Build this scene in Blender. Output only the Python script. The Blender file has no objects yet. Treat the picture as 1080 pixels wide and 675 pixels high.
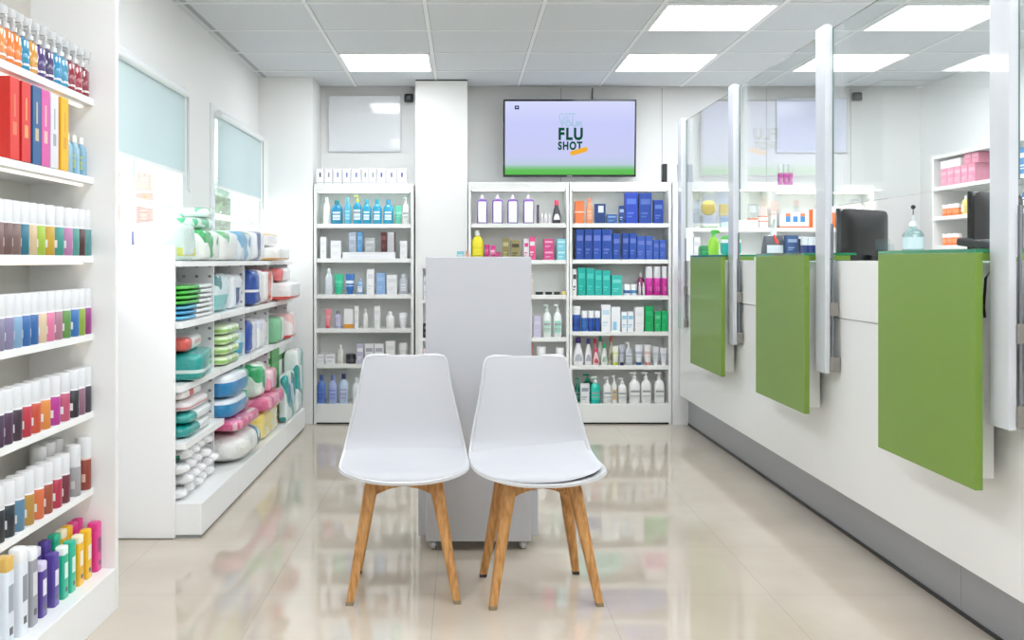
import bpy, bmesh, math, random
from mathutils import Vector, Matrix, noise
random.seed(7)
SC = bpy.context.scene
COL = SC.collection
F = 1058.0; VX = 488.0; VY = 275.0; H = 1.15; CZ = 2.44

# ---------------------------------------------------------------- camera
cam = bpy.data.cameras.new('camera'); co = bpy.data.objects.new('camera', cam); COL.objects.link(co)
co.location = (0, 0, H); co.rotation_euler = (math.pi/2, 0, 0)
cam.sensor_width = 36; cam.lens = 36*F/1080
cam.shift_x = (540-VX)/1080; cam.shift_y = -(337.5-VY)/1080
cam.clip_start = 0.02
SC.camera = co
# ---------------------------------------------------------------- world, exposure
SC.view_settings.view_transform = 'Standard'; SC.view_settings.look = 'None'
SC.view_settings.gamma = 1; SC.view_settings.use_curve_mapping = False
SC.view_settings.exposure = 0.5
W = bpy.data.worlds.new('sky'); SC.world = W; W.use_nodes = True
bgn = W.node_tree.nodes['Background']; bgn.inputs[0].default_value = (0.93, 0.97, 1, 1); bgn.inputs[1].default_value = 3.4
PANEL_EMIT = 9.0
SCREEN_EMIT = 0.72

# ---------------------------------------------------------------- materials
def lin(c):
    if isinstance(c, str):
        c = tuple(int(c[i:i+2], 16)/255 for i in (0, 2, 4))
    return tuple((x/12.92 if x <= .04045 else ((x+.055)/1.055)**2.4) for x in c[:3]) + (1,)
MC = {}
def mat(c, rough=.4, metal=0, coat=0, spec=.5, trans=0, name=None):
    k = ('p', c, rough, metal, coat, spec, trans)
    if k in MC: return MC[k]
    m = bpy.data.materials.new(name or 'surface'); m.use_nodes = True
    b = m.node_tree.nodes['Principled BSDF']
    b.inputs['Base Color'].default_value = lin(c); b.inputs['Roughness'].default_value = rough
    b.inputs['Metallic'].default_value = metal; b.inputs['Coat Weight'].default_value = coat
    b.inputs['Specular IOR Level'].default_value = spec
    b.inputs['Transmission Weight'].default_value = trans
    MC[k] = m; return m
def emat(c, s):
    k = ('e', c, s)
    if k in MC: return MC[k]
    m = bpy.data.materials.new('light'); m.use_nodes = True; nt = m.node_tree; nt.nodes.clear()
    e = nt.nodes.new('ShaderNodeEmission'); o = nt.nodes.new('ShaderNodeOutputMaterial')
    e.inputs[0].default_value = lin(c); e.inputs[1].default_value = s
    nt.links.new(e.outputs[0], o.inputs[0]); MC[k] = m; return m
def pmat(base, bands, rough=.35, coat=0, blobs=None):
    """printed packaging: bands = [(axis, lo, hi, colour)] in the 0..1 box of the object"""
    k = ('b', base, tuple(bands), rough, coat, blobs)
    if k in MC: return MC[k]
    m = bpy.data.materials.new('printed'); m.use_nodes = True; nt = m.node_tree; L = nt.links
    b = nt.nodes['Principled BSDF']; b.inputs['Roughness'].default_value = rough; b.inputs['Coat Weight'].default_value = coat
    tc = nt.nodes.new('ShaderNodeTexCoord'); sp = nt.nodes.new('ShaderNodeSeparateXYZ'); L.new(tc.outputs['Generated'], sp.inputs[0])
    rgb = nt.nodes.new('ShaderNodeRGB'); rgb.outputs[0].default_value = lin(base); cur = rgb.outputs[0]
    def mixin(fac, col):
        nonlocal cur
        mx = nt.nodes.new('ShaderNodeMix'); mx.data_type = 'RGBA'
        L.new(fac, mx.inputs[0]); L.new(cur, mx.inputs[6]); mx.inputs[7].default_value = lin(col); cur = mx.outputs[2]
    for bd in bands:
        # a band may carry several axis limits: (('x',lo,hi),('z',lo,hi)), colour
        lims, col = bd
        f = None
        for ax, lo, hi in lims:
            c1 = nt.nodes.new('ShaderNodeMath'); c1.operation = 'GREATER_THAN'; L.new(sp.outputs['xyz'.index(ax)], c1.inputs[0]); c1.inputs[1].default_value = lo
            c2 = nt.nodes.new('ShaderNodeMath'); c2.operation = 'LESS_THAN'; L.new(sp.outputs['xyz'.index(ax)], c2.inputs[0]); c2.inputs[1].default_value = hi
            mu = nt.nodes.new('ShaderNodeMath'); mu.operation = 'MULTIPLY'; L.new(c1.outputs[0], mu.inputs[0]); L.new(c2.outputs[0], mu.inputs[1])
            if f is None: f = mu.outputs[0]
            else:
                m3 = nt.nodes.new('ShaderNodeMath'); m3.operation = 'MULTIPLY'; L.new(f, m3.inputs[0]); L.new(mu.outputs[0], m3.inputs[1]); f = m3.outputs[0]
        mixin(f, col)
    if blobs:
        col, sc, th = blobs
        nz = nt.nodes.new('ShaderNodeTexNoise'); nz.inputs['Scale'].default_value = sc; nz.inputs['Detail'].default_value = 0.5
        L.new(tc.outputs['Object'], nz.inputs['Vector'])
        g = nt.nodes.new('ShaderNodeMath'); g.operation = 'GREATER_THAN'; L.new(nz.outputs['Fac'], g.inputs[0]); g.inputs[1].default_value = th
        mixin(g.outputs[0], col)
    if coat >= .5:
        nb = nt.nodes.new('ShaderNodeTexNoise'); nb.inputs['Scale'].default_value = 28; nb.inputs['Detail'].default_value = 3; nb.inputs['Distortion'].default_value = 1.5; L.new(tc.outputs['Object'], nb.inputs['Vector'])
        bp = nt.nodes.new('ShaderNodeBump'); bp.inputs['Strength'].default_value = .5; bp.inputs['Distance'].default_value = .01; L.new(nb.outputs['Fac'], bp.inputs['Height']); L.new(bp.outputs[0], b.inputs['Normal'])
    L.new(cur, b.inputs['Base Color']); MC[k] = m; return m
def Z(lo, hi, c): return ((('z', lo, hi),), c)
def Xb(lo, hi, c): return ((('x', lo, hi),), c)
def Yb(lo, hi, c): return ((('y', lo, hi),), c)
def glassmat(tint=(.97, .99, .985), name='clear glass', refl=1.0):
    k = ('g', tint, refl)
    if k in MC: return MC[k]
    m = bpy.data.materials.new(name); m.use_nodes = True; nt = m.node_tree; nt.nodes.clear(); L = nt.links
    o = nt.nodes.new('ShaderNodeOutputMaterial'); mx = nt.nodes.new('ShaderNodeMixShader')
    t = nt.nodes.new('ShaderNodeBsdfTransparent'); t.inputs[0].default_value = (*tint, 1)
    g = nt.nodes.new('ShaderNodeBsdfGlossy'); g.inputs['Roughness'].default_value = 0.0
    lw = nt.nodes.new('ShaderNodeLayerWeight'); lw.inputs[0].default_value = .5
    p = nt.nodes.new('ShaderNodeMath'); p.operation = 'POWER'; L.new(lw.outputs['Facing'], p.inputs[0]); p.inputs[1].default_value = 5
    a = nt.nodes.new('ShaderNodeMath'); a.operation = 'MULTIPLY_ADD'; L.new(p.outputs[0], a.inputs[0]); a.inputs[1].default_value = .96*refl; a.inputs[2].default_value = .04*refl
    L.new(a.outputs[0], mx.inputs[0]); L.new(t.outputs[0], mx.inputs[1]); L.new(g.outputs[0], mx.inputs[2]); L.new(mx.outputs[0], o.inputs[0])
    MC[k] = m; return m

WHITE = mat('f2f2f2', .35, name='white laminate')
WHITEGLOSS = mat('f0f1f3', .12, coat=.5, name='gloss white')
WALL = mat('f1f1ef', .6, name='white wall paint')
SHELFW = mat('f0f1ee', .4, name='white shelf')
METAL = mat('b9bbbd', .3, metal=1, name='steel')
BLACK = mat('141517', .35, name='black plastic')
DARK = mat('26282a', .5)

# ---------------------------------------------------------------- mesh helpers
def newobj(name, me, parent=None, loc=None):
    o = bpy.data.objects.new(name, me); COL.objects.link(o)
    if parent: o.parent = parent
    if loc: o.location = loc
    return o
def tag(o, label, cat, group=None):
    n = len(label.split())
    if not 4 <= n <= 16: print('LABEL LENGTH', n, label)
    o['label'] = label; o['category'] = cat
    if group: o['group'] = group
    return o
def thing(name, label, cat, loc=(0, 0, 0), rz=0, group=None):
    o = newobj(name, None); o.location = loc; o.rotation_euler = (0, 0, rz); o.empty_display_size = .05
    return tag(o, label, cat, group)
def finish(bm, name, m, smooth=False, angle=None):
    me = bpy.data.meshes.new(name)
    bmesh.ops.recalc_face_normals(bm, faces=bm.faces)
    bm.to_mesh(me); bm.free()
    for x in (m if isinstance(m, (list, tuple)) else [m]): me.materials.append(x)
    if smooth:
        me.polygons.foreach_set('use_smooth', [True]*len(me.polygons))
        if angle: me.set_sharp_from_angle(angle=math.radians(angle))
    return me
def bx(bm, x0, x1, y0, y1, z0, z1, bev=0, mi=0):
    r = bmesh.ops.create_cube(bm, size=1)
    vs = r['verts']
    bmesh.ops.scale(bm, vec=(x1-x0, y1-y0, z1-z0), verts=vs)
    bmesh.ops.translate(bm, vec=((x0+x1)/2, (y0+y1)/2, (z0+z1)/2), verts=vs)
    fs = set(f for v in vs for f in v.link_faces)
    for f in fs: f.material_index = mi
    if bev:
        es = list(set(e for v in vs for e in v.link_edges))
        bmesh.ops.bevel(bm, geom=es, offset=bev, segments=2, affect='EDGES', profile=.5)
def boxobj(name, m, x0, x1, y0, y1, z0, z1, parent=None, bev=0):
    bm = bmesh.new(); bx(bm, x0, x1, y0, y1, z0, z1, bev)
    return newobj(name, finish(bm, name, m), parent)
def struct(o): o['kind'] = 'structure'; return o
def loft_bm(bm, secs, seg=16, mi=0, cap=True):
    """secs: (z, rx, ry, n[, ox, oy]) superellipse rings"""
    rings = []
    for s in secs:
        z, rx, ry, n = s[:4]; ox, oy = (s[4], s[5]) if len(s) > 4 else (0, 0)
        ring = []
        for i in range(seg):
            t = 2*math.pi*(i+.5)/seg; c, q = math.cos(t), math.sin(t)
            ring.append(bm.verts.new((ox+rx*math.copysign(abs(c)**(2/n), c), oy+ry*math.copysign(abs(q)**(2/n), q), z)))
        rings.append(ring)
    for a, b in zip(rings, rings[1:]):
        for i in range(seg):
            f = bm.faces.new((a[i], a[(i+1) % seg], b[(i+1) % seg], b[i])); f.material_index = mi
    if cap:
        bm.faces.new(rings[0][::-1]).material_index = mi; bm.faces.new(rings[-1]).material_index = mi
    return rings
LC = {}
def loft(name, secs, m, seg=16, angle=50):
    k = (name, tuple(tuple(round(v, 5) for v in s) for s in secs), m.name, seg)
    if k not in LC:
        bm = bmesh.new(); loft_bm(bm, secs, seg); LC[k] = finish(bm, name, m, True, angle)
    return LC[k]
def boxmesh(name, dx, dy, dz, m, bev=.0012):
    k = (name, round(dx, 4), round(dy, 4), round(dz, 4), m.name)
    if k not in LC:
        bm = bmesh.new(); bx(bm, -dx/2, dx/2, -dy/2, dy/2, 0, dz, bev); LC[k] = finish(bm, name, m)
    return LC[k]
def tube_bm(bm, pts, r, seg=8, mi=0):
    pts = [Vector(p) for p in pts]; prev = None; rings = []
    for i, p in enumerate(pts):
        d = (pts[min(i+1, len(pts)-1)]-pts[max(i-1, 0)]).normalized()
        up = Vector((0, 0, 1)) if abs(d.z) < .95 else Vector((1, 0, 0))
        a = d.cross(up).normalized(); b = d.cross(a).normalized()
        rr = r[i] if isinstance(r, (list, tuple)) else r
        rings.append([bm.verts.new(p+rr*(math.cos(2*math.pi*k/seg)*a+math.sin(2*math.pi*k/seg)*b)) for k in range(seg)])
    for a, b in zip(rings, rings[1:]):
        for i in range(seg): bm.faces.new((a[i], a[(i+1) % seg], b[(i+1) % seg], b[i])).material_index = mi
    bm.faces.new(rings[0][::-1]).material_index = mi; bm.faces.new(rings[-1]).material_index = mi

# ================================================================ ROOM
XL, XR, YB, YF = -1.44, 3.42, 7.50, -2.2
# floor: polished beige tiles
def floor_mat():
    m = bpy.data.materials.new('polished beige tiles'); m.use_nodes = True; nt = m.node_tree; L = nt.links
    b = nt.nodes['Principled BSDF']
    tc = nt.nodes.new('ShaderNodeTexCoord'); sp = nt.nodes.new('ShaderNodeSeparateXYZ'); L.new(tc.outputs['Object'], sp.inputs[0])
    T = .577
    def line(out, off):
        a = nt.nodes.new('ShaderNodeMath'); a.operation = 'ADD'; L.new(out, a.inputs[0]); a.inputs[1].default_value = off+T*20
        d = nt.nodes.new('ShaderNodeMath'); d.operation = 'PINGPONG'; L.new(a.outputs[0], d.inputs[0]); d.inputs[1].default_value = T/2
        c = nt.nodes.new('ShaderNodeMath'); c.operation = 'LESS_THAN'; L.new(d.outputs[0], c.inputs[0]); c.inputs[1].default_value = .0013
        return c.outputs[0]
    g1 = line(sp.outputs[0], .096); g2 = line(sp.outputs[1], -4.61+T*0)
    mx = nt.nodes.new('ShaderNodeMath'); mx.operation = 'MAXIMUM'; L.new(g1, mx.inputs[0]); L.new(g2, mx.inputs[1])
    nz = nt.nodes.new('ShaderNodeTexNoise'); nz.inputs['Scale'].default_value = 2.2; nz.inputs['Detail'].default_value = 5; L.new(tc.outputs['Object'], nz.inputs['Vector'])
    cr = nt.nodes.new('ShaderNodeValToRGB'); L.new(nz.outputs['Fac'], cr.inputs[0])
    cr.color_ramp.elements[0].position = .3; cr.color_ramp.elements[0].color = lin('beb2a2')
    cr.color_ramp.elements[1].position = .7; cr.color_ramp.elements[1].color = lin('cabeaf')
    mm = nt.nodes.new('ShaderNodeMix'); mm.data_type = 'RGBA'; L.new(mx.outputs[0], mm.inputs[0]); L.new(cr.outputs[0], mm.inputs[6]); mm.inputs[7].default_value = lin('b3a897')
    L.new(mm.outputs[2], b.inputs['Base Color']); b.inputs['Roughness'].default_value = .045
    b.inputs['Specular IOR Level'].default_value = .9
    n2 = nt.nodes.new('ShaderNodeTexNoise'); n2.inputs['Scale'].default_value = 7; L.new(tc.outputs['Object'], n2.inputs['Vector'])
    bp = nt.nodes.new('ShaderNodeBump'); bp.inputs['Strength'].default_value = .012; bp.inputs['Distance'].default_value = .02
    L.new(n2.outputs['Fac'], bp.inputs['Height']); L.new(bp.outputs[0], b.inputs['Normal'])
    return m
struct(boxobj('floor', floor_mat(), XL-.15, XR+.15, YF-.15, YB+.15, -.1, 0))
# ceiling
GX = -.79; GY = 5.02; G = .6
def ceil_mat():
    m = bpy.data.materials.new('mineral ceiling tiles'); m.use_nodes = True; nt = m.node_tree; L = nt.links
    b = nt.nodes['Principled BSDF']; b.inputs['Roughness'].default_value = .8
    tc = nt.nodes.new('ShaderNodeTexCoord'); sp = nt.nodes.new('ShaderNodeSeparateXYZ'); L.new(tc.outputs['Object'], sp.inputs[0])
    def line(out, off, w):
        a = nt.nodes.new('ShaderNodeMath'); a.operation = 'ADD'; L.new(out, a.inputs[0]); a.inputs[1].default_value = off+G*20
        d = nt.nodes.new('ShaderNodeMath'); d.operation = 'PINGPONG'; L.new(a.outputs[0], d.inputs[0]); d.inputs[1].default_value = G/2
        c = nt.nodes.new('ShaderNodeMath'); c.operation = 'LESS_THAN'; L.new(d.outputs[0], c.inputs[0]); c.inputs[1].default_value = w
        return c.outputs[0]
    mx = nt.nodes.new('ShaderNodeMath'); mx.operation = 'MAXIMUM'
    L.new(line(sp.outputs[0], -GX, .0145), mx.inputs[0]); L.new(line(sp.outputs[1], -GY, .0145), mx.inputs[1])  # grey lines painted along the bars stand in for their shadow lines
    nz = nt.nodes.new('ShaderNodeTexNoise'); nz.inputs['Scale'].default_value = 120; L.new(tc.outputs['Object'], nz.inputs['Vector'])
    cr = nt.nodes.new('ShaderNodeValToRGB'); L.new(nz.outputs['Fac'], cr.inputs[0])
    cr.color_ramp.elements[0].color = lin('cccfd1'); cr.color_ramp.elements[1].color = lin('dddfe1')
    mm = nt.nodes.new('ShaderNodeMix'); mm.data_type = 'RGBA'; L.new(mx.outputs[0], mm.inputs[0]); L.new(cr.outputs[0], mm.inputs[6]); mm.inputs[7].default_value = lin('a9abac')
    L.new(mm.outputs[2], b.inputs['Base Color']); return m
LIGHTS = [(-.79, 6.22), (1.01, 5.02), (1.01, 6.22), (2.21, 5.02), (2.21, 6.22),
          (-.79, 3.82), (1.01, 3.82), (2.21, 3.82), (-.79, 2.62), (1.01, 2.62), (2.21, 2.62),  # from here on out of view: grid continued to light the room evenly
          (-.79, 1.42), (1.01, 1.42), (2.21, 1.42), (-.79, .22), (1.01, .22), (2.21, .22), (-.79, -.98), (1.01, -.98), (2.21, -.98)]
YC = 7.42
bm = bmesh.new(); bx(bm, XL-.15, XR+.15, YF-.15, YC, CZ, CZ+.1)
struct(newobj('ceiling', finish(bm, 'ceiling', ceil_mat())))
TB = mat('e9eaea', .5, name='ceiling grid bars')
bm = bmesh.new()
k = 0
while GX+k*G < XR: bx(bm, GX+k*G-.011, GX+k*G+.011, YF, YC, CZ-.003, CZ+.001); k += 1
k = -12
while GY+k*G < YC:
    if GY+k*G > YF: bx(bm, XL, XR, GY+k*G-.011, GY+k*G+.011, CZ-.0026, CZ+.001)
    k += 1
struct(newobj('trim_1', finish(bm, 'ceiling_grid', TB)))
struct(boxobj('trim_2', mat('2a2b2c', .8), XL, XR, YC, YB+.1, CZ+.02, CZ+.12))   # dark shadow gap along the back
# walls
struct(boxobj('wall_back', WALL, XL-.15, XR+.15, YB, YB+.12, 0, CZ+.02))
struct(boxobj('wall_front', WALL, XL-.15, XR+.15, YF-.15, YF, 0, CZ))
struct(boxobj('wall_right', WALL, XR, XR+.15, YF, YB, 0, CZ))
WIN = [(3.42, 5.16), (5.74, 7.08)]; WZ0, WZ1 = .93, 2.02
bm = bmesh.new()
ys = [YF, WIN[0][0], WIN[0][1], WIN[1][0], WIN[1][1], YB]
for i in range(5):
    if i % 2 == 0: bx(bm, XL-.15, XL, ys[i], ys[i+1], 0, CZ)
    else:
        bx(bm, XL-.15, XL, ys[i], ys[i+1], 0, WZ0); bx(bm, XL-.15, XL, ys[i], ys[i+1], WZ1, CZ)
struct(newobj('wall_left', finish(bm, 'wall_left', WALL)))
# short return wall left of the far unit, and the column
struct(boxobj('wall_return', WALL, XL, -1.055, 7.06, YB, 0, CZ))
struct(boxobj('wall_column', WALL, -.337, .034, 7.14, YB, 0, CZ-.01))
struct(boxobj('trim_3', mat('2a2b2c', .8), -.337, .034, 7.145, YB, CZ-.01, CZ-.001))
# seams of the wall panels behind the units
SEAM = mat('b5b7b8', .7)
for i, x in enumerate((.735, 1.49, 2.27, 2.9)):
    struct(boxobj('trim_%d' % (4+i), SEAM, x-.002, x+.002, YB-.002, YB, 1.7, CZ))
struct(boxobj('wall_filler', WHITE, 1.473, 1.60, 7.02, 7.12, 0, 1.70))
# windows
FRM = mat('eceeee', .4, name='window frame white')
for wi, (a, b) in enumerate(WIN):
    bm = bmesh.new(); xx0, xx1 = XL-.10, XL+.012; t = .05
    bx(bm, xx0, xx1, a-.03, a+t, WZ0-.03, WZ1+.03, .004); bx(bm, xx0, xx1, b-t, b+.03, WZ0-.03, WZ1+.03, .004)
    bx(bm, xx0, xx1, a+t, b-t, WZ1-t, WZ1+.03, .004); bx(bm, xx0, xx1, a+t, b-t, WZ0-.03, WZ0+t, .004)
    mid = (a+b)/2+.2
    bx(bm, XL-.08, XL-.03, mid-.03, mid+.03, WZ0+t, WZ1-t, .003)
    for zz in (1.2, 1.42): bx(bm, XL-.075, XL-.035, a+t, b-t, zz-.015, zz+.015, .003)
    w = struct(newobj('window_%d' % (wi+1), finish(bm, 'window', FRM)))
    p = boxobj('pane', glassmat((.96, .98, .98)), XL-.06, XL-.055, a+t, b-t, WZ0+t, WZ1-t, w)
# roller blinds
def translucent(c, name, tr=.6):
    m = bpy.data.materials.new(name); m.use_nodes = True; nt = m.node_tree; nt.nodes.clear(); L = nt.links
    o = nt.nodes.new('ShaderNodeOutputMaterial'); mx = nt.nodes.new('ShaderNodeMixShader'); mx.inputs[0].default_value = tr
    d = nt.nodes.new('ShaderNodeBsdfDiffuse'); d.inputs[0].default_value = lin(c); t = nt.nodes.new('ShaderNodeBsdfTranslucent'); t.inputs[0].default_value = lin(c)
    tc = nt.nodes.new('ShaderNodeTexCoord'); wv = nt.nodes.new('ShaderNodeTexNoise'); mp = nt.nodes.new('ShaderNodeMapping'); mp.inputs['Scale'].default_value = (1, 60, 1)
    L.new(tc.outputs['Object'], mp.inputs[0]); L.new(mp.outputs[0], wv.inputs['Vector']); bp = nt.nodes.new('ShaderNodeBump'); bp.inputs['Strength'].default_value = .15
    L.new(wv.outputs['Fac'], bp.inputs['Height']); L.new(bp.outputs[0], d.inputs['Normal'])
    L.new(d.outputs[0], mx.inputs[1]); L.new(t.outputs[0], mx.inputs[2]); L.new(mx.outputs[0], o.inputs[0]); return m
BL = translucent('d6e2e3', 'pale aqua blind fabric', .27)
for i, (a, b) in enumerate(WIN):
    zb = (1.60, 1.585)[i]
    t = thing('roller_blind', ('pale aqua roller blind half down over the nearer left window', 'pale aqua roller blind half down over the far left window')[i], 'blind', (XL+.012, (a+b)/2, WZ1), group='aqua roller blinds on the left windows')
    hy = (b-a)/2-.055
    boxobj('fabric', BL, .012, .0135, -hy, hy, zb-WZ1, -.03, t)
    boxobj('bottom_bar', FRM, .008, .018, -hy, hy, zb-WZ1-.015, zb-WZ1, t, .002)
    bm = bmesh.new(); tube_bm(bm, [(.02, -hy-.01, -.02), (.02, hy+.01, -.02)], .02, 12)
    newobj('roller_tube', finish(bm, 'roller', FRM, True, 60), t)
    bm = bmesh.new(); tube_bm(bm, [(.03, hy-.01, -.03), (.03, hy-.01, -.5), (.036, hy+.008, -.52), (.03, hy+.012, -.5), (.03, hy+.012, -.03)], .0022, 6)
    newobj('bead_chain', finish(bm, 'chain', mat('aab0b2', .4)), t)

# outside
struct(boxobj('floor_outside', mat('d8d6d0', .8), -14, XL-.15, -4, 26, -.3, -.12))
def tree(x, y, h, s, label):
    t = thing('leafy_tree', label, 'tree', (x, y, -.12), group='trees outside the windows')
    bm = bmesh.new(); tube_bm(bm, [(0, 0, 0), (.05, 0, h*.3), (-.03, .05, h*.6), (.1, 0, h*.85)], [.12, .09, .06, .03], 8)
    newobj('trunk', finish(bm, 'trunk', mat('6a5a48', .9), True), t)
    bm = bmesh.new(); rnd = random.Random(int(x*10))
    for i in range(2600):
        u = Vector((rnd.gauss(0, 1), rnd.gauss(0, 1), rnd.gauss(0, 1))).normalized()*(rnd.random()**.4)
        c = Vector((u.x*s, u.y*s, h*.62+u.z*h*.38)); r = .05+.05*rnd.random()
        n = Vector((rnd.gauss(0, 1), rnd.gauss(0, 1), rnd.gauss(0, 1))).normalized(); a = n.orthogonal().normalized()*r; b = n.cross(a).normalized()*r*.5
        bm.faces.new([bm.verts.new(c+a), bm.verts.new(c+b), bm.verts.new(c-a), bm.verts.new(c-b)])
    newobj('foliage', finish(bm, 'foliage', mat('4c7a3a', .7)), t)
tree(-4.3, 13.0, 3.2, 1.0, 'green leafy tree outside the nearer left window')
tree(-3.6, 15.4, 2.6, .7, 'small green tree outside seen through the far left window')
bm = bmesh.new(); bx(bm, -2.86, -2.52, 8.3, 8.65, -.12, 2.6, .01)
bk = bpy.data.materials.new('pink brick'); bk.use_nodes = True; nt = bk.node_tree
br = nt.nodes.new('ShaderNodeTexBrick'); tc = nt.nodes.new('ShaderNodeTexCoord'); mp = nt.nodes.new('ShaderNodeMapping'); mp.inputs['Rotation'].default_value = (math.pi/2, 0, 0); mp.inputs['Scale'].default_value = (4, 4, 4)
nt.links.new(tc.outputs['Object'], mp.inputs[0]); nt.links.new(mp.outputs[0], br.inputs['Vector']); nt.links.new(br.outputs['Color'], nt.nodes['Principled BSDF'].inputs['Base Color'])
br.inputs['Color1'].default_value = lin('a87464'); br.inputs['Color2'].default_value = lin('9c6a5c'); br.inputs['Mortar'].default_value = lin('d8cfc8')
tag(newobj('brick_pillar', finish(bm, 'pillar', bk)), 'pinkish brick pillar outside the nearer left window', 'pillar')

# ceiling lights
DIF = emat('f6faff', PANEL_EMIT)
rows = {}
for i, (x, y) in enumerate(LIGHTS):
    vis = y > 4.9
    names = {(-.79, 6.22): 'square ceiling light panel alone at left above the far shelves', (1.01, 5.02): 'large square ceiling light panel nearest, left of the screen posts',
             (1.01, 6.22): 'square ceiling light panel just right of and above the television', (2.21, 5.02): 'square ceiling light panel high at right between the two near posts',
             (2.21, 6.22): 'square ceiling light panel behind the second tall screen post'}
    lab = names.get((x, y), 'unseen square ceiling light panel %s, added nearer than those in view' % {-.79: 'on the window side', 1.01: 'over the aisle', 2.21: 'over the counter'}[x])
    t = thing('ceiling_light', lab, 'ceiling light', (x+.3, y+.3, CZ), group='square ceiling light panels')
    bm = bmesh.new()
    for (a, b, c, d) in ((-.287, .287, -.287, -.272), (-.287, .287, .272, .287), (-.287, -.272, -.272, .272), (.272, .287, -.272, .272)): bx(bm, a, b, c, d, -.008, -.0005)
    newobj('frame', finish(bm, 'frame', TB), t)
    boxobj('diffuser', DIF, -.271, .271, -.271, .271, -.0055, -.001, t)

# ================================================================ SERVICE COUNTER
def quadprism(name, m, xa, ya, xb, yb, xback, z0, z1, parent, bev=0):
    """front face runs from (xa,ya) to (xb,yb); flat back at x=xback"""
    bm = bmesh.new(); vs = [bm.verts.new(p) for z in (z0, z1) for p in ((xa, ya, z), (xb, yb, z), (xback, yb, z), (xback, ya, z))]
    for f in ((0, 1, 2, 3), (7, 6, 5, 4), (0, 4, 5, 1), (1, 5, 6, 2), (2, 6, 7, 3), (3, 7, 4, 0)): bm.faces.new([vs[i] for i in f])
    if bev: bmesh.ops.bevel(bm, geom=list(bm.edges), offset=bev, segments=2, affect='EDGES')
    return newobj(name, finish(bm, name, m), parent)
CW = mat('eeeeec', .3, coat=.15, name='counter white')
PL = mat('a9abb0', .32, metal=.55, name='brushed grey plinth')
ct = thing('service_counter', 'long white pharmacy counter with recessed grey plinth along the right', 'counter', (1.55, 4.2, 0))
off = Vector((-1.55, -4.2, 0))
def cpart(o): o.location = off; return o
cpart(quadprism('body', CW, 1.545, 1.6, 1.516, 7.0, 1.62, .21, .915, ct))
cpart(quadprism('upper_panel', CW, 1.541, 1.6, 1.512, 7.0, 1.575, .918, 1.15, ct, .002))
cpart(boxobj('worktop', mat('e6e7e8', .3), 1.62, 2.25, 1.6, 7.0, .88, .915, ct, .003))
cpart(boxobj('back_panel', CW, 2.2, 2.23, 1.65, 6.95, 0, .88, ct))
ycuts = [1.6, 3.26, 5.1, 7.02]
for a, b in zip(ycuts, ycuts[1:]):
    fx = lambda y: 1.580+(7.02-y)*(.042/4)
    cpart(quadprism('plinth', PL, fx(a), a+.001, fx(b), b-.001, 1.70, .012, .21, ct))
cpart(quadprism('plinth_seal', BLACK, 1.580+(7.02-1.6)*.0105-.004, 1.6, 1.576, 7.02, 1.70, 0, .014, ct))

GREEN = mat('759636', .38, coat=.1, name='green lacquer')
GLTOP = glassmat((.86, .97, .92), 'green tinted glass top')
GEDGE = mat('2f8a5c', .15, coat=.6, name='green glass edge')
def pane(name, x0, x1, y0, y1, z0, z1, axis, parent, gm=None, em=None):
    """glass sheet: big faces glass, rims green"""
    bm = bmesh.new(); bx(bm, x0, x1, y0, y1, z0, z1)
    for f in bm.faces:
        n = f.normal
        f.material_index = 0 if abs(n[axis]) > .5 else 1
    return newobj(name, finish(bm, name, [gm or glassmat(), em or GEDGE]), parent)
stn = [(2.78, 3.43, 2.812, 'nearest and largest green-fronted pay point on the white counter'),
       (4.17, 4.86, 4.19, 'middle green-fronted pay point on the white counter'),
       (5.51, 6.26, 5.57, 'farthest green-fronted pay point on the counter, near the shelves')]
for a, b, g0, lab in stn:
    t = thing('pay_point', lab, 'pay point', (1.48, (a+b)/2, .5), group='green-fronted pay points on the counter')
    o3 = Vector((-1.48, -(a+b)/2, -.5))
    def P(o): o.location = o3; return o
    P(boxobj('green_panel', GREEN, 1.42, 1.442, a, b, .513, 1.172, t, .0012)); P(boxobj('glass_edge', GEDGE, 1.421, 1.4425, a+.001, b-.001, 1.1725, 1.183, t))
    P(boxobj('support_box', CW, 1.442, 1.512, a+.075, b-.03, .53, 1.145, t, .001))
    P(boxobj('top_rail', GREEN, 1.442, 1.62, g0+.003, g0+.033, 1.152, 1.1725, t))
    P(boxobj('top_rail', GREEN, 1.442, 1.62, b-.035, b-.005, 1.152, 1.1725, t))
    P(pane('glass_top', 1.443, 1.645, g0, b+.002, 1.173, 1.183, 2, t, GLTOP))
# posts with brackets
PY = [(2.70, 2.80), (4.07, 4.18), (5.45, 5.555), (6.75, 6.85)]
plab = ['nearest tall white screen post, right of the largest green panel', 'second nearest tall white screen post, beside the middle green panel',
        'third tall white screen post, beside the farthest green panel', 'farthest white screen post at the end of the counter by the shelves']
ALU = mat('d2d5da', .25, coat=.3, name='white coated aluminium')
BRK = bpy.data.materials.new('mottled steel bracket'); BRK.use_nodes = True
nt = BRK.node_tree; nz = nt.nodes.new('ShaderNodeTexNoise'); nz.inputs['Scale'].default_value = 150; cr = nt.nodes.new('ShaderNodeValToRGB')
cr.color_ramp.elements[0].color = lin('6b6761'); cr.color_ramp.elements[1].color = lin('b9b5ae'); cr.color_ramp.elements[0].position = .4; cr.color_ramp.elements[1].position = .6
nt.links.new(nz.outputs['Fac'], cr.inputs[0]); nt.links.new(cr.outputs[0], nt.nodes['Principled BSDF'].inputs['Base Color']); nt.nodes['Principled BSDF'].inputs['Metallic'].default_value = .6; nt.nodes['Principled BSDF'].inputs['Roughness'].default_value = .35
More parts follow.
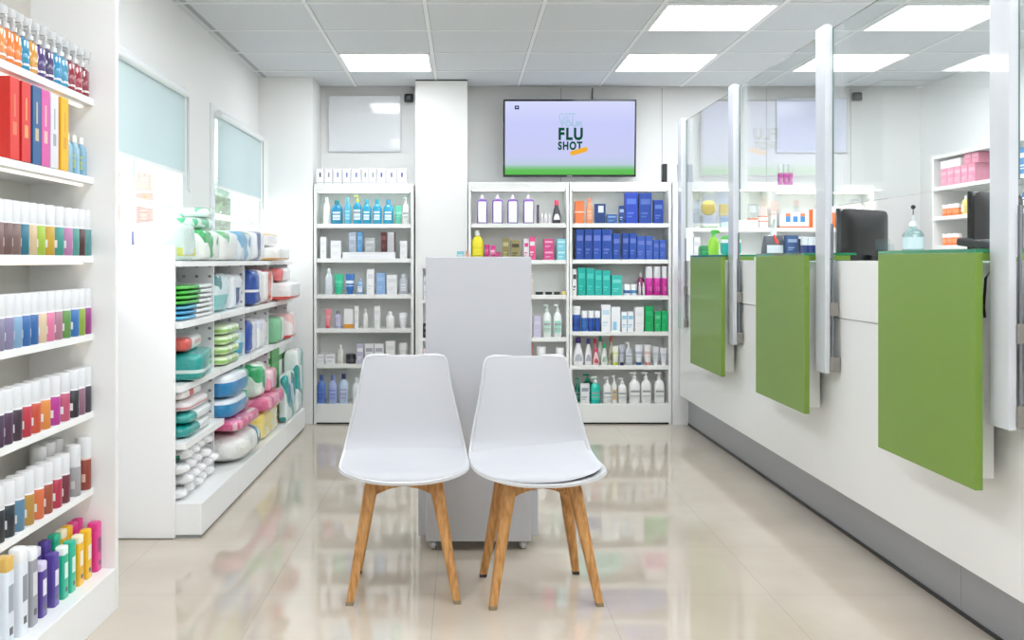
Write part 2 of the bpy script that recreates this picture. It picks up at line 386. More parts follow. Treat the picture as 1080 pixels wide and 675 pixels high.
for (a, b), lab in zip(PY, plab):
    t = thing('screen_post', lab, 'post', (1.48, a, .69), group='tall white posts of the counter screen')
    o3 = Vector((-1.48, -a, -.69))
    def P(o): o.location = o3; return o
    P(boxobj('upright', ALU, 1.47, 1.491, a, b, .692, 2.11, t, .002))
    P(boxobj('glass_channel', ALU, 1.491, 1.507, a+.02, b-.01, 1.16, 2.11, t, .001))
    P(boxobj('rear_rail', mat('8b8f94', .3, metal=.7), 1.496, 1.503, a-.006, a+.004, .70, 1.30, t))
    P(boxobj('bracket', BRK, 1.4895, 1.513+(7-a)*.0052, a-.012, a+.03, .70, .76, t, .003))
    P(boxobj('bracket', BRK, 1.4895, 1.509+(7-a)*.0052, a-.008, a+.025, .925, .98, t, .003))
# glass screens between posts
spans = [((1.6, 2.71), 'clear glass counter screen right of the nearest white post'), ((2.79, 4.08), 'clear glass counter screen between the two nearest white posts'),
         ((4.17, 5.46), 'clear glass counter screen between second and third white posts'), ((5.55, 6.76), 'clear glass counter screen between the two farthest white posts')]
for (a, b), lab in spans:
    o = pane('glass_screen', 1.509, 1.517, a-.02, b+.02, 1.372, 2.10, 0, None, glassmat((.975, .99, .985)), mat('5c7a70', .15, coat=.5))
    tag(o, lab, 'glass screen', 'glass screens above the counter')

# ================================================================ SHELF UNITS (far wall)
YU = 7.06
def K(px, Y=YU): return (px-VX)/F*Y
def ZY(py, Y=YU): return H-(py-VY)/F*Y
BACKP = mat('f6f8f5', .5, name='shelf back panel')
def wall_unit(label, px0, px1, topy, shelfys, basetop=.142, x0=None, x1=None):
    a = K(px0) if x0 is None else x0; b = K(px1) if x1 is None else x1
    t = thing('shelf_unit', label, 'shelf unit', ((a+b)/2, YU+.2, 0), group='white shelf units along the far wall')
    o3 = Vector((-(a+b)/2, -(YU+.2), 0)); yb = YB-.005; zt = ZY(topy)
    def P(o): o.location = o3; return o
    P(boxobj('side_panel', SHELFW, a, a+.018, YU, yb, 0, zt, t, .001)); P(boxobj('side_panel', SHELFW, b-.018, b, YU, yb, 0, zt, t, .001))
    P(boxobj('back_panel', BACKP, a+.018, b-.018, YU+.22, yb, basetop, zt-.05, t))
    P(boxobj('fascia', SHELFW, a+.018, b-.018, YU+.002, YU+.22, zt-.052, zt, t, .001))
    P(boxobj('base_plinth', SHELFW, a+.018, b-.018, YU-.004, YU+.22, .012, basetop, t, .002))
    P(boxobj('plinth_seal', BLACK, a+.018, b-.018, YU+.003, YU+.22, 0, .012, t))
    P(boxobj('led_fill_strip', emat('f4fff8', 12.0 if a > 1.5 else 5.0), a+.03, b-.03, YU+.02, YU+.035, zt-.058, zt-.0525, t))  # glowing strip added under the fascia to brighten the shelf interior
    zs = []
    for y in shelfys:
        z = ZY(y)
        P(boxobj('shelf', SHELFW, a+.019, b-.019, YU+.006, YU+.218, z-.030, z, t, .0015)); zs.append(z)
    return dict(a=a, b=b, zt=zt, zs=zs, zb=basetop)
UL = wall_unit('white shelf unit left of the column under the white board', 331, 436, 194, (236, 272.5, 310.5, 346.5, 384))
UA = wall_unit('white shelf unit below the left half of the television', 494, 600.2, 192, (235.5, 274, 311, 356, 388))
UB = wall_unit('white shelf unit below the right half of the television, before the counter', 600.8, 708, 192, (235.5, 273.7, 311.7, 349.7, 385.4))
UC = wall_unit('white shelf unit behind the counter, left of two', 0, 0, 192, (240, 276, 314, 350, 386), x0=1.605, x1=2.19)
UD = wall_unit('white shelf unit behind the counter, right of two', 0, 0, 195, (240, 276, 314, 350, 386), x0=2.192, x1=2.91)

# ---------------------------------------------------------------- product builders
ORD = ['first', 'second', 'third', 'fourth', 'fifth', 'sixth', 'seventh', 'eighth', 'ninth', 'tenth', 'eleventh', 'twelfth', 'thirteenth']
CAPW = mat('f4f4f4', .3); CAPG = mat('c9ccce', .3)
def put(name, parts, loc, rz, info):
    """parts: [(partname, mesh, offset)] ; one part = the thing itself"""
    if len(parts) == 1:
        o = newobj(name, parts[0][1]); o.location = loc; o.rotation_euler = (0, 0, rz)
    else:
        o = newobj(name, None); o.location = loc; o.rotation_euler = (0, 0, rz); o.empty_display_size = .03
        for pn, me, of in parts: newobj(pn, me, o, of)
    info.append(o); return o
def plab_m(base, ink): return pmat(base, (Z(.62, .8, ink), Z(.3, .36, ink), Z(.18, .22, ink)), .4)
def make(kind, w, d, h, c, c2=None, c3=None):
    """returns (object name, category, parts). dims: width x, depth y, height z. front is -y"""
    r = w/2; q = d/2
    c2 = c2 or 'f3f3f3'
    if kind == 'box':
        m = pmat(c, (((('x', .12, .88), ('z', .62, .80)), c2), ((('x', .15, .7), ('z', .30, .36)), c2), ((('x', .15, .55), ('z', .2, .24)), c2)), .35) if c3 is None else pmat(c, c3, .35)
        return 'carton', 'box', [('carton', boxmesh('carton', w, d, h, m), (0, 0, 0))]
    if kind == 'lidbox':
        m = pmat(c, (((('x', .15, .85), ('z', .3, .7)), c2),), .35)
        return 'carton', 'box', [('body', boxmesh('body', w, d, h*.97, m), (0, 0, 0)), ('tab', boxmesh('tab', w*.96, d*.96, h*.04, mat(c, .35)), (0, 0, h*.96))]
    if kind == 'bottle':      # shouldered bottle with screw cap and label
        b = loft('body', [(0, r*.9, q*.9, 3), (.004, r, q, 3), (h*.62, r, q, 3), (h*.74, r*.75, q*.8, 2.6), (h*.8, r*.42, q*.5, 2), (h*.83, r*.38, q*.45, 2)], mat(c, .22, coat=.4))
        cp = loft('cap', [(h*.82, r*.46, r*.46, 2), (h*.985, r*.44, r*.44, 2), (h, r*.38, r*.38, 2)], mat(c3 or 'f2f2f2', .35))
        lb = loft('label', [(h*.16, r*.66, .003, 4, 0, -q*.985), (h*.50, r*.66, .003, 4, 0, -q*.985)], plab_m(c2, c))
        return 'bottle', 'bottle', [('body', b, (0, 0, 0)), ('cap', cp, (0, 0, 0)), ('label', lb, (0, 0, 0))]
    if kind == 'jug':         # broad flat bottle with a label that nearly covers the front
        b = loft('body', [(0, r*.94, q*.9, 5), (.004, r, q, 5), (h*.74, r, q, 5), (h*.81, r*.9, q*.85, 4), (h*.84, r*.5, q*.5, 2.4), (h*.86, r*.3, q*.4, 2)], mat(c, .25, coat=.4), 20)
        cp = loft('cap', [(h*.85, r*.4, r*.4, 2), (h*.93, r*.34, r*.34, 2), (h*.94, r*.2, r*.2, 2), (h, r*.14, r*.14, 2)], mat(c3 or 'f2f2f2', .35))
        lb = loft('label', [(h*.03, r*.80, .004, 6, 0, -q*.99), (h*.72, r*.80, .004, 6, 0, -q*.99), (h*.76, r*.7, .004, 4, 0, -q*.96)], mat(c2, .4))
        return 'bottle', 'bottle', [('body', b, (0, 0, 0)), ('cap', cp, (0, 0, 0)), ('label', lb, (0, 0, 0))]
    if kind == 'bulb':        # pear shaped care bottle with coloured cap
        b = loft('body', [(0, r*.8, q*.8, 2.2), (.004, r*.9, q*.9, 2.2), (h*.2, r, q, 2.2), (h*.45, r*.8, q*.85, 2.1), (h*.72, r*.42, q*.5, 2), (h*.8, r*.36, q*.42, 2)], mat(c, .25, coat=.3), 18)
        cp = loft('cap', [(h*.79, r*.5, r*.5, 2), (h*.97, r*.46, r*.46, 2), (h, r*.38, r*.38, 2)], mat(c3 or '3a2c7a', .35))
        lb = loft('label', [(h*.15, r*.72, .004, 2.2, 0, -q*.86), (h*.27, r*.62, .004, 2.2, 0, -q*.9), (h*.4, r*.3, .004, 2.2, 0, -q*.86)], mat(c2, .4))
        return 'bottle', 'bottle', [('body', b, (0, 0, 0)), ('cap', cp, (0, 0, 0)), ('label', lb, (0, 0, 0))]
    if kind == 'pump':
        b = loft('body', [(0, r*.92, q*.92, 3), (.004, r, q, 3), (h*.60, r, q, 3), (h*.69, r*.78, q*.8, 2.6), (h*.75, r*.4, q*.5, 2), (h*.77, r*.38, q*.42, 2)], mat(c, .25, coat=.3))
        bm = bmesh.new(); pr = min(r*.36, .014)
        loft_bm(bm, [(h*.765, pr*1.15, pr*1.15, 2), (h*.85, pr, pr, 2), (h*.86, pr*.4, pr*.4, 2), (h*.94, pr*.4, pr*.4, 2)], 12)
        bx(bm, -pr*2.4, pr*.8, -pr*.6, pr*.6, h*.94, h, pr*.2)
        key = ('pumphead', round(w, 4), round(h, 4), c3)
        if key not in LC: LC[key] = finish(bm, 'pump', mat(c3 or 'f4f4f4', .3))
        else: bm.free()
        lb = loft('label', [(h*.14, r*.8, .003, 4, 0, -q*.985), (h*.5, r*.8, .003, 4, 0, -q*.985)], plab_m(c2, '9aa0a4'))
        return 'pump_bottle', 'bottle', [('body', b, (0, 0, 0)), ('pump', LC[key], (0, 0, 0)), ('label', lb, (0, 0, 0))]
    if kind == 'tube':        # squeeze tube standing on its cap
        b = loft('body', [(h*.14, r*.62, q*.8, 2), (h*.2, r*.78, q*.85, 2), (h*.6, r*.92, q*.55, 2), (h*.94, r, q*.12, 2.5), (h, r, q*.08, 3)], pmat(c, (Z(.45, .62, c2), Z(.3, .34, c2)), .3, .3))
        cp = loft('cap', [(0, r*.66, q*.8, 2), (.002, r*.7, q*.85, 2), (h*.15, r*.62, q*.8, 2)], mat(c3 or 'f2f2f2', .35))
        return 'cream_tube', 'tube', [('body', b, (0, 0, 0)), ('cap', cp, (0, 0, 0))]
    if kind == 'jar':
        b = loft('body', [(0, r*.9, q*.9, 2.2), (.003, r, q, 2.2), (h*.62, r, q, 2.2), (h*.68, r*.9, q*.9, 2)], pmat(c, (Z(.3, .7, c2),), .3, .3))
        cp = loft('lid', [(h*.66, r*1.0, q*1.0, 2.2), (h*.97, r*1.0, q*1.0, 2.2), (h, r*.94, q*.94, 2.2)], mat(c3 or 'f2f2f2', .35))
        return 'jar', 'jar', [('body', b, (0, 0, 0)), ('lid', cp, (0, 0, 0))]
    if kind == 'can':         # sleeve printed bottle with tall translucent white cap
        b = loft('body', [(0, r*.93, r*.93, 2), (.003, r, r, 2), (h*.60, r, r, 2), (h*.62, r*.9, r*.9, 2)], pmat(c, (((('y', .0, .42), ('z', .25, .5), ('x', .35, .8)), c2), Z(.93, 1, c2)), .3, .3), 20)
        cp = loft('cap', [(h*.60, r*.98, r*.98, 2), (h*.97, r*.98, r*.98, 2), (h, r*.88, r*.88, 2)], mat('d9dbdd', .3, coat=.2), 20)
        return 'capped_can', 'can', [('body', b, (0, 0, 0)), ('cap', cp, (0, 0, 0))]
    if kind == 'spray':       # trigger spray bottle
        b = loft('body', [(0, r*.9, r*.9, 2.4), (.004, r, r, 2.4), (h*.52, r, r, 2.4), (h*.57, r*.75, r*.75, 2.1), (h*.60, r*.4, r*.4, 2), (h*.63, r*.4, r*.4, 2)], mat(c, .12, coat=.8, spec=.6), 18)
        key = ('trig', round(w, 4), round(h, 4))
        if key not in LC:
            bm = bmesh.new(); loft_bm(bm, [(h*.62, r*.55, r*.55, 2), (h*.70, r*.52, r*.52, 2), (h*.72, r*.35, r*.35, 2), (h*.84, r*.35, r*.3, 2)], 12)
            loft_bm(bm, [(h*.80, r*1.0, r*.34, 3, r*.25, 0), (h*.93, r*1.1, r*.38, 3, r*.3, 0), (h*1.0, r*.5, r*.3, 3, -r*.1, 0)], 12)
            tube_bm(bm, [(r*.9, 0, h*.82), (r*1.15, 0, h*.76), (r*1.05, 0, h*.68)], [.003, .003, .0025], 6)
            LC[key] = finish(bm, 'trigger', mat('eef1f2', .15, coat=.5, trans=.35), True, 50)
        lb = loft('label', [(h*.08, r*1.01, r*1.01, 2.4), (h*.12, r*1.01, r*1.01, 2.4)], mat(c2, .3))
        return 'spray_bottle', 'spray bottle', [('body', b, (0, 0, 0)), ('trigger_head', LC[key], (0, 0, 0)), ('label', lb, (0, 0, 0))]
    if kind == 'flat':        # flat sided colour shampoo bottle
        b = loft('body', [(0, r*.95, q*.95, 5), (.003, r, q, 5), (h*.82, r, q, 5), (h*.86, r*.9, q*.9, 4)], pmat(c, (((('x', .6, 1.1), ('z', .45, .8), ('y', .2, .8)), c2), ((('x', .6, 1.1), ('z', .15, .25), ('y', .3, .7)), '3a3a40')), .3, .3), 20)
        cp = loft('cap', [(h*.85, r*.97, q*.97, 5), (h*.985, r*.97, q*.97, 5), (h, r*.85, q*.85, 4)], mat(c3 or 'f2f2f2', .3), 20)
        return 'flat_bottle', 'bottle', [('body', b, (0, 0, 0)), ('cap', cp, (0, 0, 0))]
    raise ValueError(kind)

def fill_row(unit, zi, rowloc, items, side='left', yd=0.0, base_py=None, group=None):
    """items: (kind, px0, px1, pytop, desc, c, c2, c3[, opts]) on a far-wall unit"""
    z = unit['zs'][zi] if isinstance(zi, int) else zi
    descs = [it[4] for it in items]; seen = {}
    for it in items:
        kind, p0, p1, pt, desc, c, c2, c3 = it[:8]; op = it[8] if len(it) > 8 else {}
        Yf = YU+.012+op.get('back', 0)
        w = (p1-p0)/F*(Yf+.02)*.97; x = K((p0+p1)/2, Yf+.02)
        zz = z+op.get('up', 0)
        h = ZY(pt, Yf)-zz
        lo, hi = unit['a']+.0205, unit['b']-.0205
        if zz < unit['zt']-.01:
            xa, xb = max(x-w/2, lo), min(x+w/2, hi); x, w = (xa+xb)/2, xb-xa
            above = [q-.031 for q in unit['zs']+[unit['zt']-.022] if q-.031 > zz+.01]
            if above: h = min(h, min(above)-zz-.002)
        d = op.get('d', min(max(w*.8, .03), .09))
        if kind in ('can', 'spray', 'jar'): d = w
        h = max(h, .012)
        n, cat, parts = make(kind, w, d, h, c, c2, c3)
        n = op.get('name', n); cat = op.get('cat', cat)
        tot = descs.count(desc); seen[desc] = seen.get(desc, 0)+1
        lab = '%s, %s' % (desc, rowloc) if tot == 1 else '%s, %s from left, %s' % (desc, ORD[seen[desc]-1], rowloc)
        lst = []
        o = put(n, parts, (x, Yf+d/2, zz+.0004), 0, lst)
        tag(o, lab, cat, (desc+'s '+rowloc) if tot > 1 else None)

# ---- unit left of the column
L_ = 'unit left of column'
inks = ['3a3a3a', '8a8f95', '8a90b0', '6a7ab8', '7a86c0', '8d9092', '8d9092', '5a5ab0', '7a74b8', '6a68a8']
xs = [(334, 342), (343, 351), (352, 361), (362, 370), (371, 381), (382, 389), (390, 397), (398, 407), (408, 418), (419, 429)]
fill_row(UL, UL['zt'], 'on top of '+L_, [('box', a, b, 178, 'white slim carton', 'f3f3f5', None, (((('x', .4, .62), ('z', .45, .75)), k), ((('x', .0, .9), ('z', .08, .12)), 'b8bcc4'))) for (a, b), k in zip(xs, inks)])
fill_row(UL, 0, 'top shelf of '+L_, [
 ('bottle', 341, 348.5, 208, 'white slim bottle', 'f2f4f5', 'f2f4f5', None), ('bottle', 349, 361.5, 211, 'blue bottle with low label', '2c93bd', 'e8f0f4', '3a8f9c'),
 ('bottle', 363, 370.5, 208, 'light blue slim bottle', '62bcd8', '9fd8e8', '7cc4d8'), ('pump', 372.5, 381.5, 206, 'blue pump bottle with lime collar', '2aa0c8', 'd9eef4', 'd6e36a'),
 ('bottle', 382, 391.5, 210, 'blue bottle with round label', '2aa3c9', 'e8f6fa', '3fb0c8'), ('bottle', 393, 402.5, 210, 'blue bottle with round label', '2da6cc', 'e8f6fa', '3fb0c8'),
 ('bottle', 404, 415, 210.5, 'blue bottle with round label', '2da6cc', 'eef6fa', '3f9ec8'), ('tube', 416, 424, 217, 'mint green tube', '63cfae', '9be4cc', '63cfae'), ('pump', 424.5, 431.5, 208, 'white pump bottle', 'f2f4f4', 'eef2f2', None)])
fill_row(UL, 1, 'second shelf of '+L_, [
 ('box', 338, 344.5, 250, 'tall white carton at far left', 'f0f0f0', 'e6e6e8', None), ('box', 349, 360, 254, 'short white carton', 'eeeef0', 'e2e2e6', None),
 ('box', 361, 418, 266, 'long flat white box carrying other boxes', 'f3f3f5', 'e6e6ee', None, {'d': .11}), ('box', 422, 429.5, 254, 'white carton at far right', 'efefef', 'e4e4e6', None)])
UPF = (272.5-266)/F*YU
fill_row(UL, 1, 'second shelf of '+L_, [
 ('box', 368, 376, 245, 'silver blue box standing on flat box', 'a9b4c4', 'c8d0dc', None, {'up': UPF+.001}), ('box', 377, 382.5, 245, 'bright blue slim box standing on flat box', '5a9bd0', '86b6de', None, {'up': UPF+.001}),
 ('box', 385, 396, 251, 'silver grey box standing on flat box', 'b4b8ba', 'd5d8da', None, {'up': UPF+.001}), ('box', 402, 408, 245, 'dark maroon box standing on flat box', '5a2a30', '8a5a5e', None, {'up': UPF+.001}),
 ('box', 409, 417, 245, 'silver box with brown edge standing on flat box', 'c2c2c6', 'd8d8dc', (Xb(.86, 1.1, '5c4038'),), {'up': UPF+.001})])
fill_row(UL, 2, 'third shelf of '+L_, [
 ('bottle', 343, 351, 283, 'pale clear bottle', 'dde4ea', 'd3dce6', 'e6eaee'), ('tube', 352, 362.5, 289, 'green tube', '2fc091', '56d0a8', '2fc091'), ('tube', 364, 374, 289, 'blue tube with white square', '2a70b8', 'e0ecf6', '2a70b8'),
 ('bottle', 376, 383.5, 294, 'small blue bottle with white label', '88a8c8', 'f0f4f8', '9ab4d0'), ('box', 387, 395, 284, 'tall white carton', 'f1f1f1', 'dcdce0', None), ('box', 397, 406.5, 288, 'sky blue carton', '8fb2dc', 'a4c2e4', None),
 ('box', 408, 419, 290, 'wide white carton', 'eeeef0', 'dedee4', None), ('bottle', 421, 430, 289, 'grey bottle with white label', 'b8bcc4', 'e4e6ea', 'c8ccd2')])
fill_row(UL, 3, 'fourth shelf of '+L_, [
 ('tube', 342.5, 349.5, 326, 'pink tube', 'ee8f98', 'f2a8ae', 'e4545f'), ('bottle', 353, 360, 328, 'lilac bottle with grey cap', 'b9b6d2', 'd4d2e6', '5a5c6a'), ('box', 363, 373, 326, 'white carton with orange base', 'f0efee', 'f0efee', (Z(0, .22, 'e8a040'),)),
 ('box', 374, 378.5, 323, 'very slim white carton', 'f0f0f0', 'e2e2e4', None), ('bottle', 383, 388.5, 326, 'slim white bottle', 'ecebe8', 'ecebe8', 'd4d2ce'), ('box', 395, 401, 323, 'tall narrow white carton', 'f1f1f1', 'e0e2e6', None),
 ('bottle', 407, 416, 329, 'rounded white bottle', 'f0f0ee', 'e8e8e6', None), ('tube', 421, 429.5, 330, 'white tube', 'eff0f2', 'e2e4ea', None)])
fill_row(UL, 4, 'fifth shelf of '+L_, [
 ('box', 333.5, 342, 374, 'small square white carton', 'f0eff2', 'dcd8e4', None), ('box', 343.5, 354, 374, 'small square white carton', 'f0eff2', 'c9c6d0', None), ('bottle', 356, 362.5, 364, 'cream slim bottle', 'e9e4dc', 'efece6', 'e9e4dc'),
 ('jar', 364.5, 375, 374, 'dark glass jar', '37343a', '56525a', '2a2a30'), ('box', 376, 384, 363, 'lilac striped carton', 'c4c0d8', 'f2f2f4', None), ('box', 385, 394.5, 363, 'white and grey carton', 'f0f0f2', 'a8a6b4', None),
 ('box', 395, 405, 363, 'white and grey carton', 'f0f0f2', 'a8a6b4', None), ('box', 407, 417, 360, 'tall white carton', 'f2f2f0', 'e4e4e2', None), ('tube', 421, 430, 362, 'white tube', 'eeeeec', 'dededc', None)])
fill_row(UL, UL['zb'], 'bottom shelf of '+L_, [
 ('bottle', 333.5, 343.5, 396, 'blue shampoo bottle', '5f84cc', '4a6cc0', '3c56a0'), ('bottle', 346, 356, 396, 'lilac shampoo bottle', 'a9b8e4', '8a92d4', '7c86c4'), ('bottle', 357.5, 367.5, 394.5, 'pale blue shampoo bottle', 'c4d6ee', 'a8a8cc', '2c3a6a'),
 ('bottle', 371.5, 381, 399, 'white shampoo bottle', 'eef0f2', 'dfe6ea', 'e2e6ea')])
# ---- unit under left half of TV
A_ = 'unit below TV left half'
fill_row(UA, 0, 'top shelf, '+A_, [('jug', a, b, 205, 'purple bottle with big white label', '7a4aa8', 'f7f5fa', 'f2eef6') for a, b in ((503, 514), (519, 530.5), (535, 546.5), (551.5, 563.5))] + [
 ('box', 566, 568.5, 216, 'dark slim carton edge', '5c4a60', '6a586c', None), ('bottle', 570, 573, 224, 'tiny white bottle', 'f2f0f2', 'e8e4ea', None), ('bottle', 574, 577, 224, 'tiny white bottle', 'f2f0f2', 'e8e4ea', None),
 ('bottle', 578, 581, 224, 'tiny white bottle', 'f2f0f2', 'e8e4ea', None), ('bulb', 582, 592, 211, 'black bottle with pink cap', '4a4850', 'eef0f4', 'e8406a')])
fill_row(UA, 1, 'second shelf, '+A_, [
 ('bottle', 497, 510, 243, 'bright yellow bottle with white cap', 'eede20', 'f4e838', 'f6f6f2'), ('tube', 511, 516.5, 258, 'magenta tube', 'c81e78', 'e060a0', 'c81e78'), ('tube', 517, 522.5, 259, 'magenta tube', 'd42684', 'f0b0d0', 'c81e78'),
 ('box', 523, 527.5, 266, 'low magenta carton', 'c02070', 'd860a0', None), ('box', 529.5, 537, 251, 'olive green carton', '8d8450', 'c0b888', None), ('box', 538.5, 548.5, 253, 'olive carton with dark bands', '9a9060', '4a3c2c', None),
 ('box', 552.5, 557.5, 252, 'white and pink slim carton', 'f4eef2', 'e0408a', None), ('box', 558, 564.5, 250, 'pink and white slim carton', 'e8508c', 'f4eef2', None),
 ('box', 573, 584, 263.3, 'pink carton, lower of a stack of two', 'd84c8c', 'f0b8cc', None), ('box', 587, 597, 263.3, 'light blue carton, lower of a stack of two', '84d0e0', 'd0eef4', None)])
u = ZY(263.3, YU+.012)-UA['zs'][1]+.001
fill_row(UA, 1, 'second shelf, '+A_, [('box', 573, 584, 252, 'pink carton, upper of a stack of two', 'd84c8c', 'f0b8cc', None, {'up': u}), ('box', 587, 597, 252, 'light blue carton, upper of a stack of two', '84d0e0', 'd0eef4', None, {'up': u})])
fill_row(UA, 2, 'third shelf, '+A_, [
 ('box', 556, 562.5, 290, 'beige tall carton behind the white stand', 'd8c8c0', 'e8dcd6', None), ('jar', 564.5, 573, 308, 'flat black compact', '2c2c2c', '3a3a3a', '202020'), ('jar', 575, 582.5, 308, 'flat black compact', '2c2c2c', '3a3a3a', '202020'),
 ('jar', 584, 591, 308, 'flat dark green compact', '3a4030', '4a5040', '2a3024'), ('box', 592.5, 596.5, 307.5, 'small yellow carton', 'e8d070', 'f0e090', None)])
fill_row(UA, 3, 'fourth shelf, '+A_, [
 ('box', 555, 561, 322, 'white carton partly behind the white stand', 'ececee', 'd8d8e0', None), ('box', 562.5, 570.5, 334, 'lilac carton', 'c8c2dc', 'd8d4e8', None), ('pump', 572.5, 581.5, 321, 'white pump bottle with green band', 'edf3ef', 'b8d8c8', 'dff0e6'), ('pump', 583.5, 592.5, 321, 'white pump bottle with green band', 'f0f3f2', 'a0dcc8', 'f0f6f2')])
fill_row(UA, 4, 'fifth shelf, '+A_, [
 ('box', 557, 561.5, 358, 'red carton edge', 'b83040', 'd05060', None), ('jar', 566, 576, 366, 'white jar with lid', 'e4e6e8', 'eeeef0', 'f2f3f4'), ('jar', 586, 595, 367, 'white jar with lid', 'e4e6e8', 'eeeef0', 'f2f3f4')])
# ---- unit under right half of TV
B_ = 'unit below TV right half'
fill_row(UB, 0, 'top shelf, '+B_, [
 ('box', 606, 616, 212, 'orange carton with white line', 'f08048', 'f6e4d8', (Z(.48, .53, 'f6e4d8'),)), ('bottle', 618, 625, 209, 'peach bottle', 'f0a078', 'f4b898', 'ee9068'), ('box', 627, 638.5, 215, 'navy carton with white square', '24407c', 'dce4f0', (((('x', .3, .8), ('z', .55, .9)), 'dfe7f2'),)),
 ('box', 639.5, 650.5, 226, 'low blue carton', '3860a0', '88a8d0', None), ('box', 652.5, 658, 217, 'small navy carton', '26488c', 'a0b8dc', None), ('box', 659, 672, 203, 'large royal blue carton', '2a48b4', '5a78d0', None),
 ('box', 673.5, 687, 203.5, 'large royal blue carton', '24469a', '5470b8', None), ('box', 689, 699, 211, 'medium navy blue carton', '2444a0', '6080c4', None)])
bl = [(607, 615.5, 242), (616, 624.5, 242), (625, 634, 242), (634.5, 645.5, 242), (646, 654, 246.5), (656, 663, 246), (663.5, 671, 246), (671.5, 680, 249), (680.5, 688, 249), (688.5, 694.5, 253), (695, 702, 253)]
fill_row(UB, 1, 'second shelf, '+B_, [('box', a, b, t, 'blue carton', ('244ca4', '22489c', '2850ac', '244ca2')[i % 4] if i < 7 else '3c60b8', '6a7cc8', None) for i, (a, b, t) in enumerate(bl)])
fill_row(UB, 2, 'third shelf, '+B_, [
 ('box', 603.5, 608, 284, 'white and black slim carton', 'ececec', '444444', None), ('box', 609, 617.5, 282.5, 'teal carton', '1ab0a0', '40c8b8', None), ('box', 618, 626.5, 283, 'teal carton', '22b4a8', '4cccc0', None), ('box', 627, 634.5, 285, 'teal carton', '2ab8ae', '52d0c4', None),
 ('box', 635, 643.5, 285.5, 'teal carton', '28b6ac', '52d0c4', None), ('box', 644.5, 656, 290.5, 'teal carton', '38bcb0', '78d8d0', None), ('jar', 657.5, 664.5, 300, 'small blue and white jar', 'e8eef4', '3a6ab0', 'f4f4f4'), ('jar', 665, 671.5, 300, 'small blue and white jar', 'e8eef4', '4a90c0', 'f4f4f4'),
 ('bottle', 672, 679.5, 288, 'dark magenta bottle set back', 'a03070', 'b04c88', 'eceaee', {'back': .06}), ('bottle', 673, 676, 298, 'tiny clear bottle', 'd0c4cc', 'e0dce0', 'eeeeee'), ('bottle', 677, 680, 298, 'tiny clear bottle', 'd0c4cc', 'e0dce0', 'eeeeee')] +
 [('can', a, b, 281, 'magenta bottle with clear cap', 'd22aa0', 'e87cc8', None) for a, b in ((680.5, 688.5), (689, 697), (697.5, 703.5))])
fill_row(UB, 3, 'fourth shelf, '+B_, [
 ('jar', 603.5, 612.5, 323, 'large blue jar with tall white lid', '2a5ab0', '244ea4', 'f0f2f4'), ('jar', 613, 619.5, 328, 'small blue jar with white lid', '2c66b8', '3a78c8', 'f0f2f4'), ('jar', 620, 626.5, 328, 'small blue jar with white lid', '2450a8', '2a5cb4', 'f0f2f4'), ('jar', 627, 633, 328, 'small blue jar with white lid', '2450a8', '2a5cb4', 'f0f2f4'),
 ('box', 634, 643.5, 321.5, 'tall white carton with blue mark', 'f4f6f8', 'c4e0f0', None), ('box', 644, 654, 324, 'white carton with blue triangle', 'f2f5f8', '9ccce8', (((('x', .2, .6), ('z', .05, .4)), '8cc4e4'),)), ('box', 655, 661, 329, 'white and pale blue carton', 'eef3f7', '8cc8e4', None), ('box', 661.5, 668, 329, 'white and pale blue carton', 'eef3f7', '8cc8e4', None),
 ('box', 669, 678.5, 324, 'plain white carton', 'f5f5f5', 'ececec', None), ('box', 680, 688.5, 323, 'tall green carton', '12b062', '2cc078', None), ('box', 690, 696.5, 328.5, 'short green carton', '1cb46a', '6cd49c', None), ('box', 697, 703.5, 328, 'short green carton', '14b066', '30c07a', None)])
fill_row(UB, 4, 'fifth shelf, '+B_, [
 ('bulb', 604, 616, 356, 'white bulb bottle with purple cap', 'f2f2f4', 'b8bcc4', '3c2470'), ('bulb', 616.5, 624.5, 357, 'white bulb bottle with navy cap', 'eeeef2', 'a8acb8', '2a2a7c'), ('bulb', 624, 631, 357, 'pink bottle with red cap set back', 'eea0aa', 'f4c4ca', 'd83a58', {'back': .07}), ('bulb', 625, 632, 368, 'small pink bottle', 'f4c8cc', 'c05060', 'e04a6c'),
 ('bulb', 630, 636, 354, 'pale bottle with teal cap set back', 'e8efe8', 'c4dcd0', '1a8a70', {'back': .07}), ('bulb', 633.5, 641, 362.5, 'white bottle with green cap', 'f0f3ee', 'a8c4b0', '1c9a5c'), ('bulb', 641, 648, 354, 'cream bottle with coral cap set back', 'e0dcc4', 'b0ac88', 'e88a70', {'back': .07}),
 ('tube', 645.5, 652.5, 365, 'white tube with lime cap', 'eef0e4', 'd8e0a0', 'd0dc3c'), ('tube', 653, 658.5, 364, 'grey tube with navy cap', 'c4c8d4', 'a4a8bc', '20285c'), ('pump', 659, 667, 361, 'clear grey pump bottle', 'bcc2ca', 'd4d8de', 'eef0f0'),
 ('tube', 669.5, 678, 364, 'white tube with blue cap', 'e6e9ee', 'b0b8cc', '3c64a0'), ('tube', 679, 687, 364, 'white tube with coral cap', 'e8e6e6', 'd4b8b4', 'd89084'), ('tube', 688, 695, 366, 'silver tube', 'd8dade', 'c0c4cc', 'eceef0'), ('tube', 696, 703.5, 367, 'silver tube', 'd8dade', 'c0c4cc', 'eceef0')])
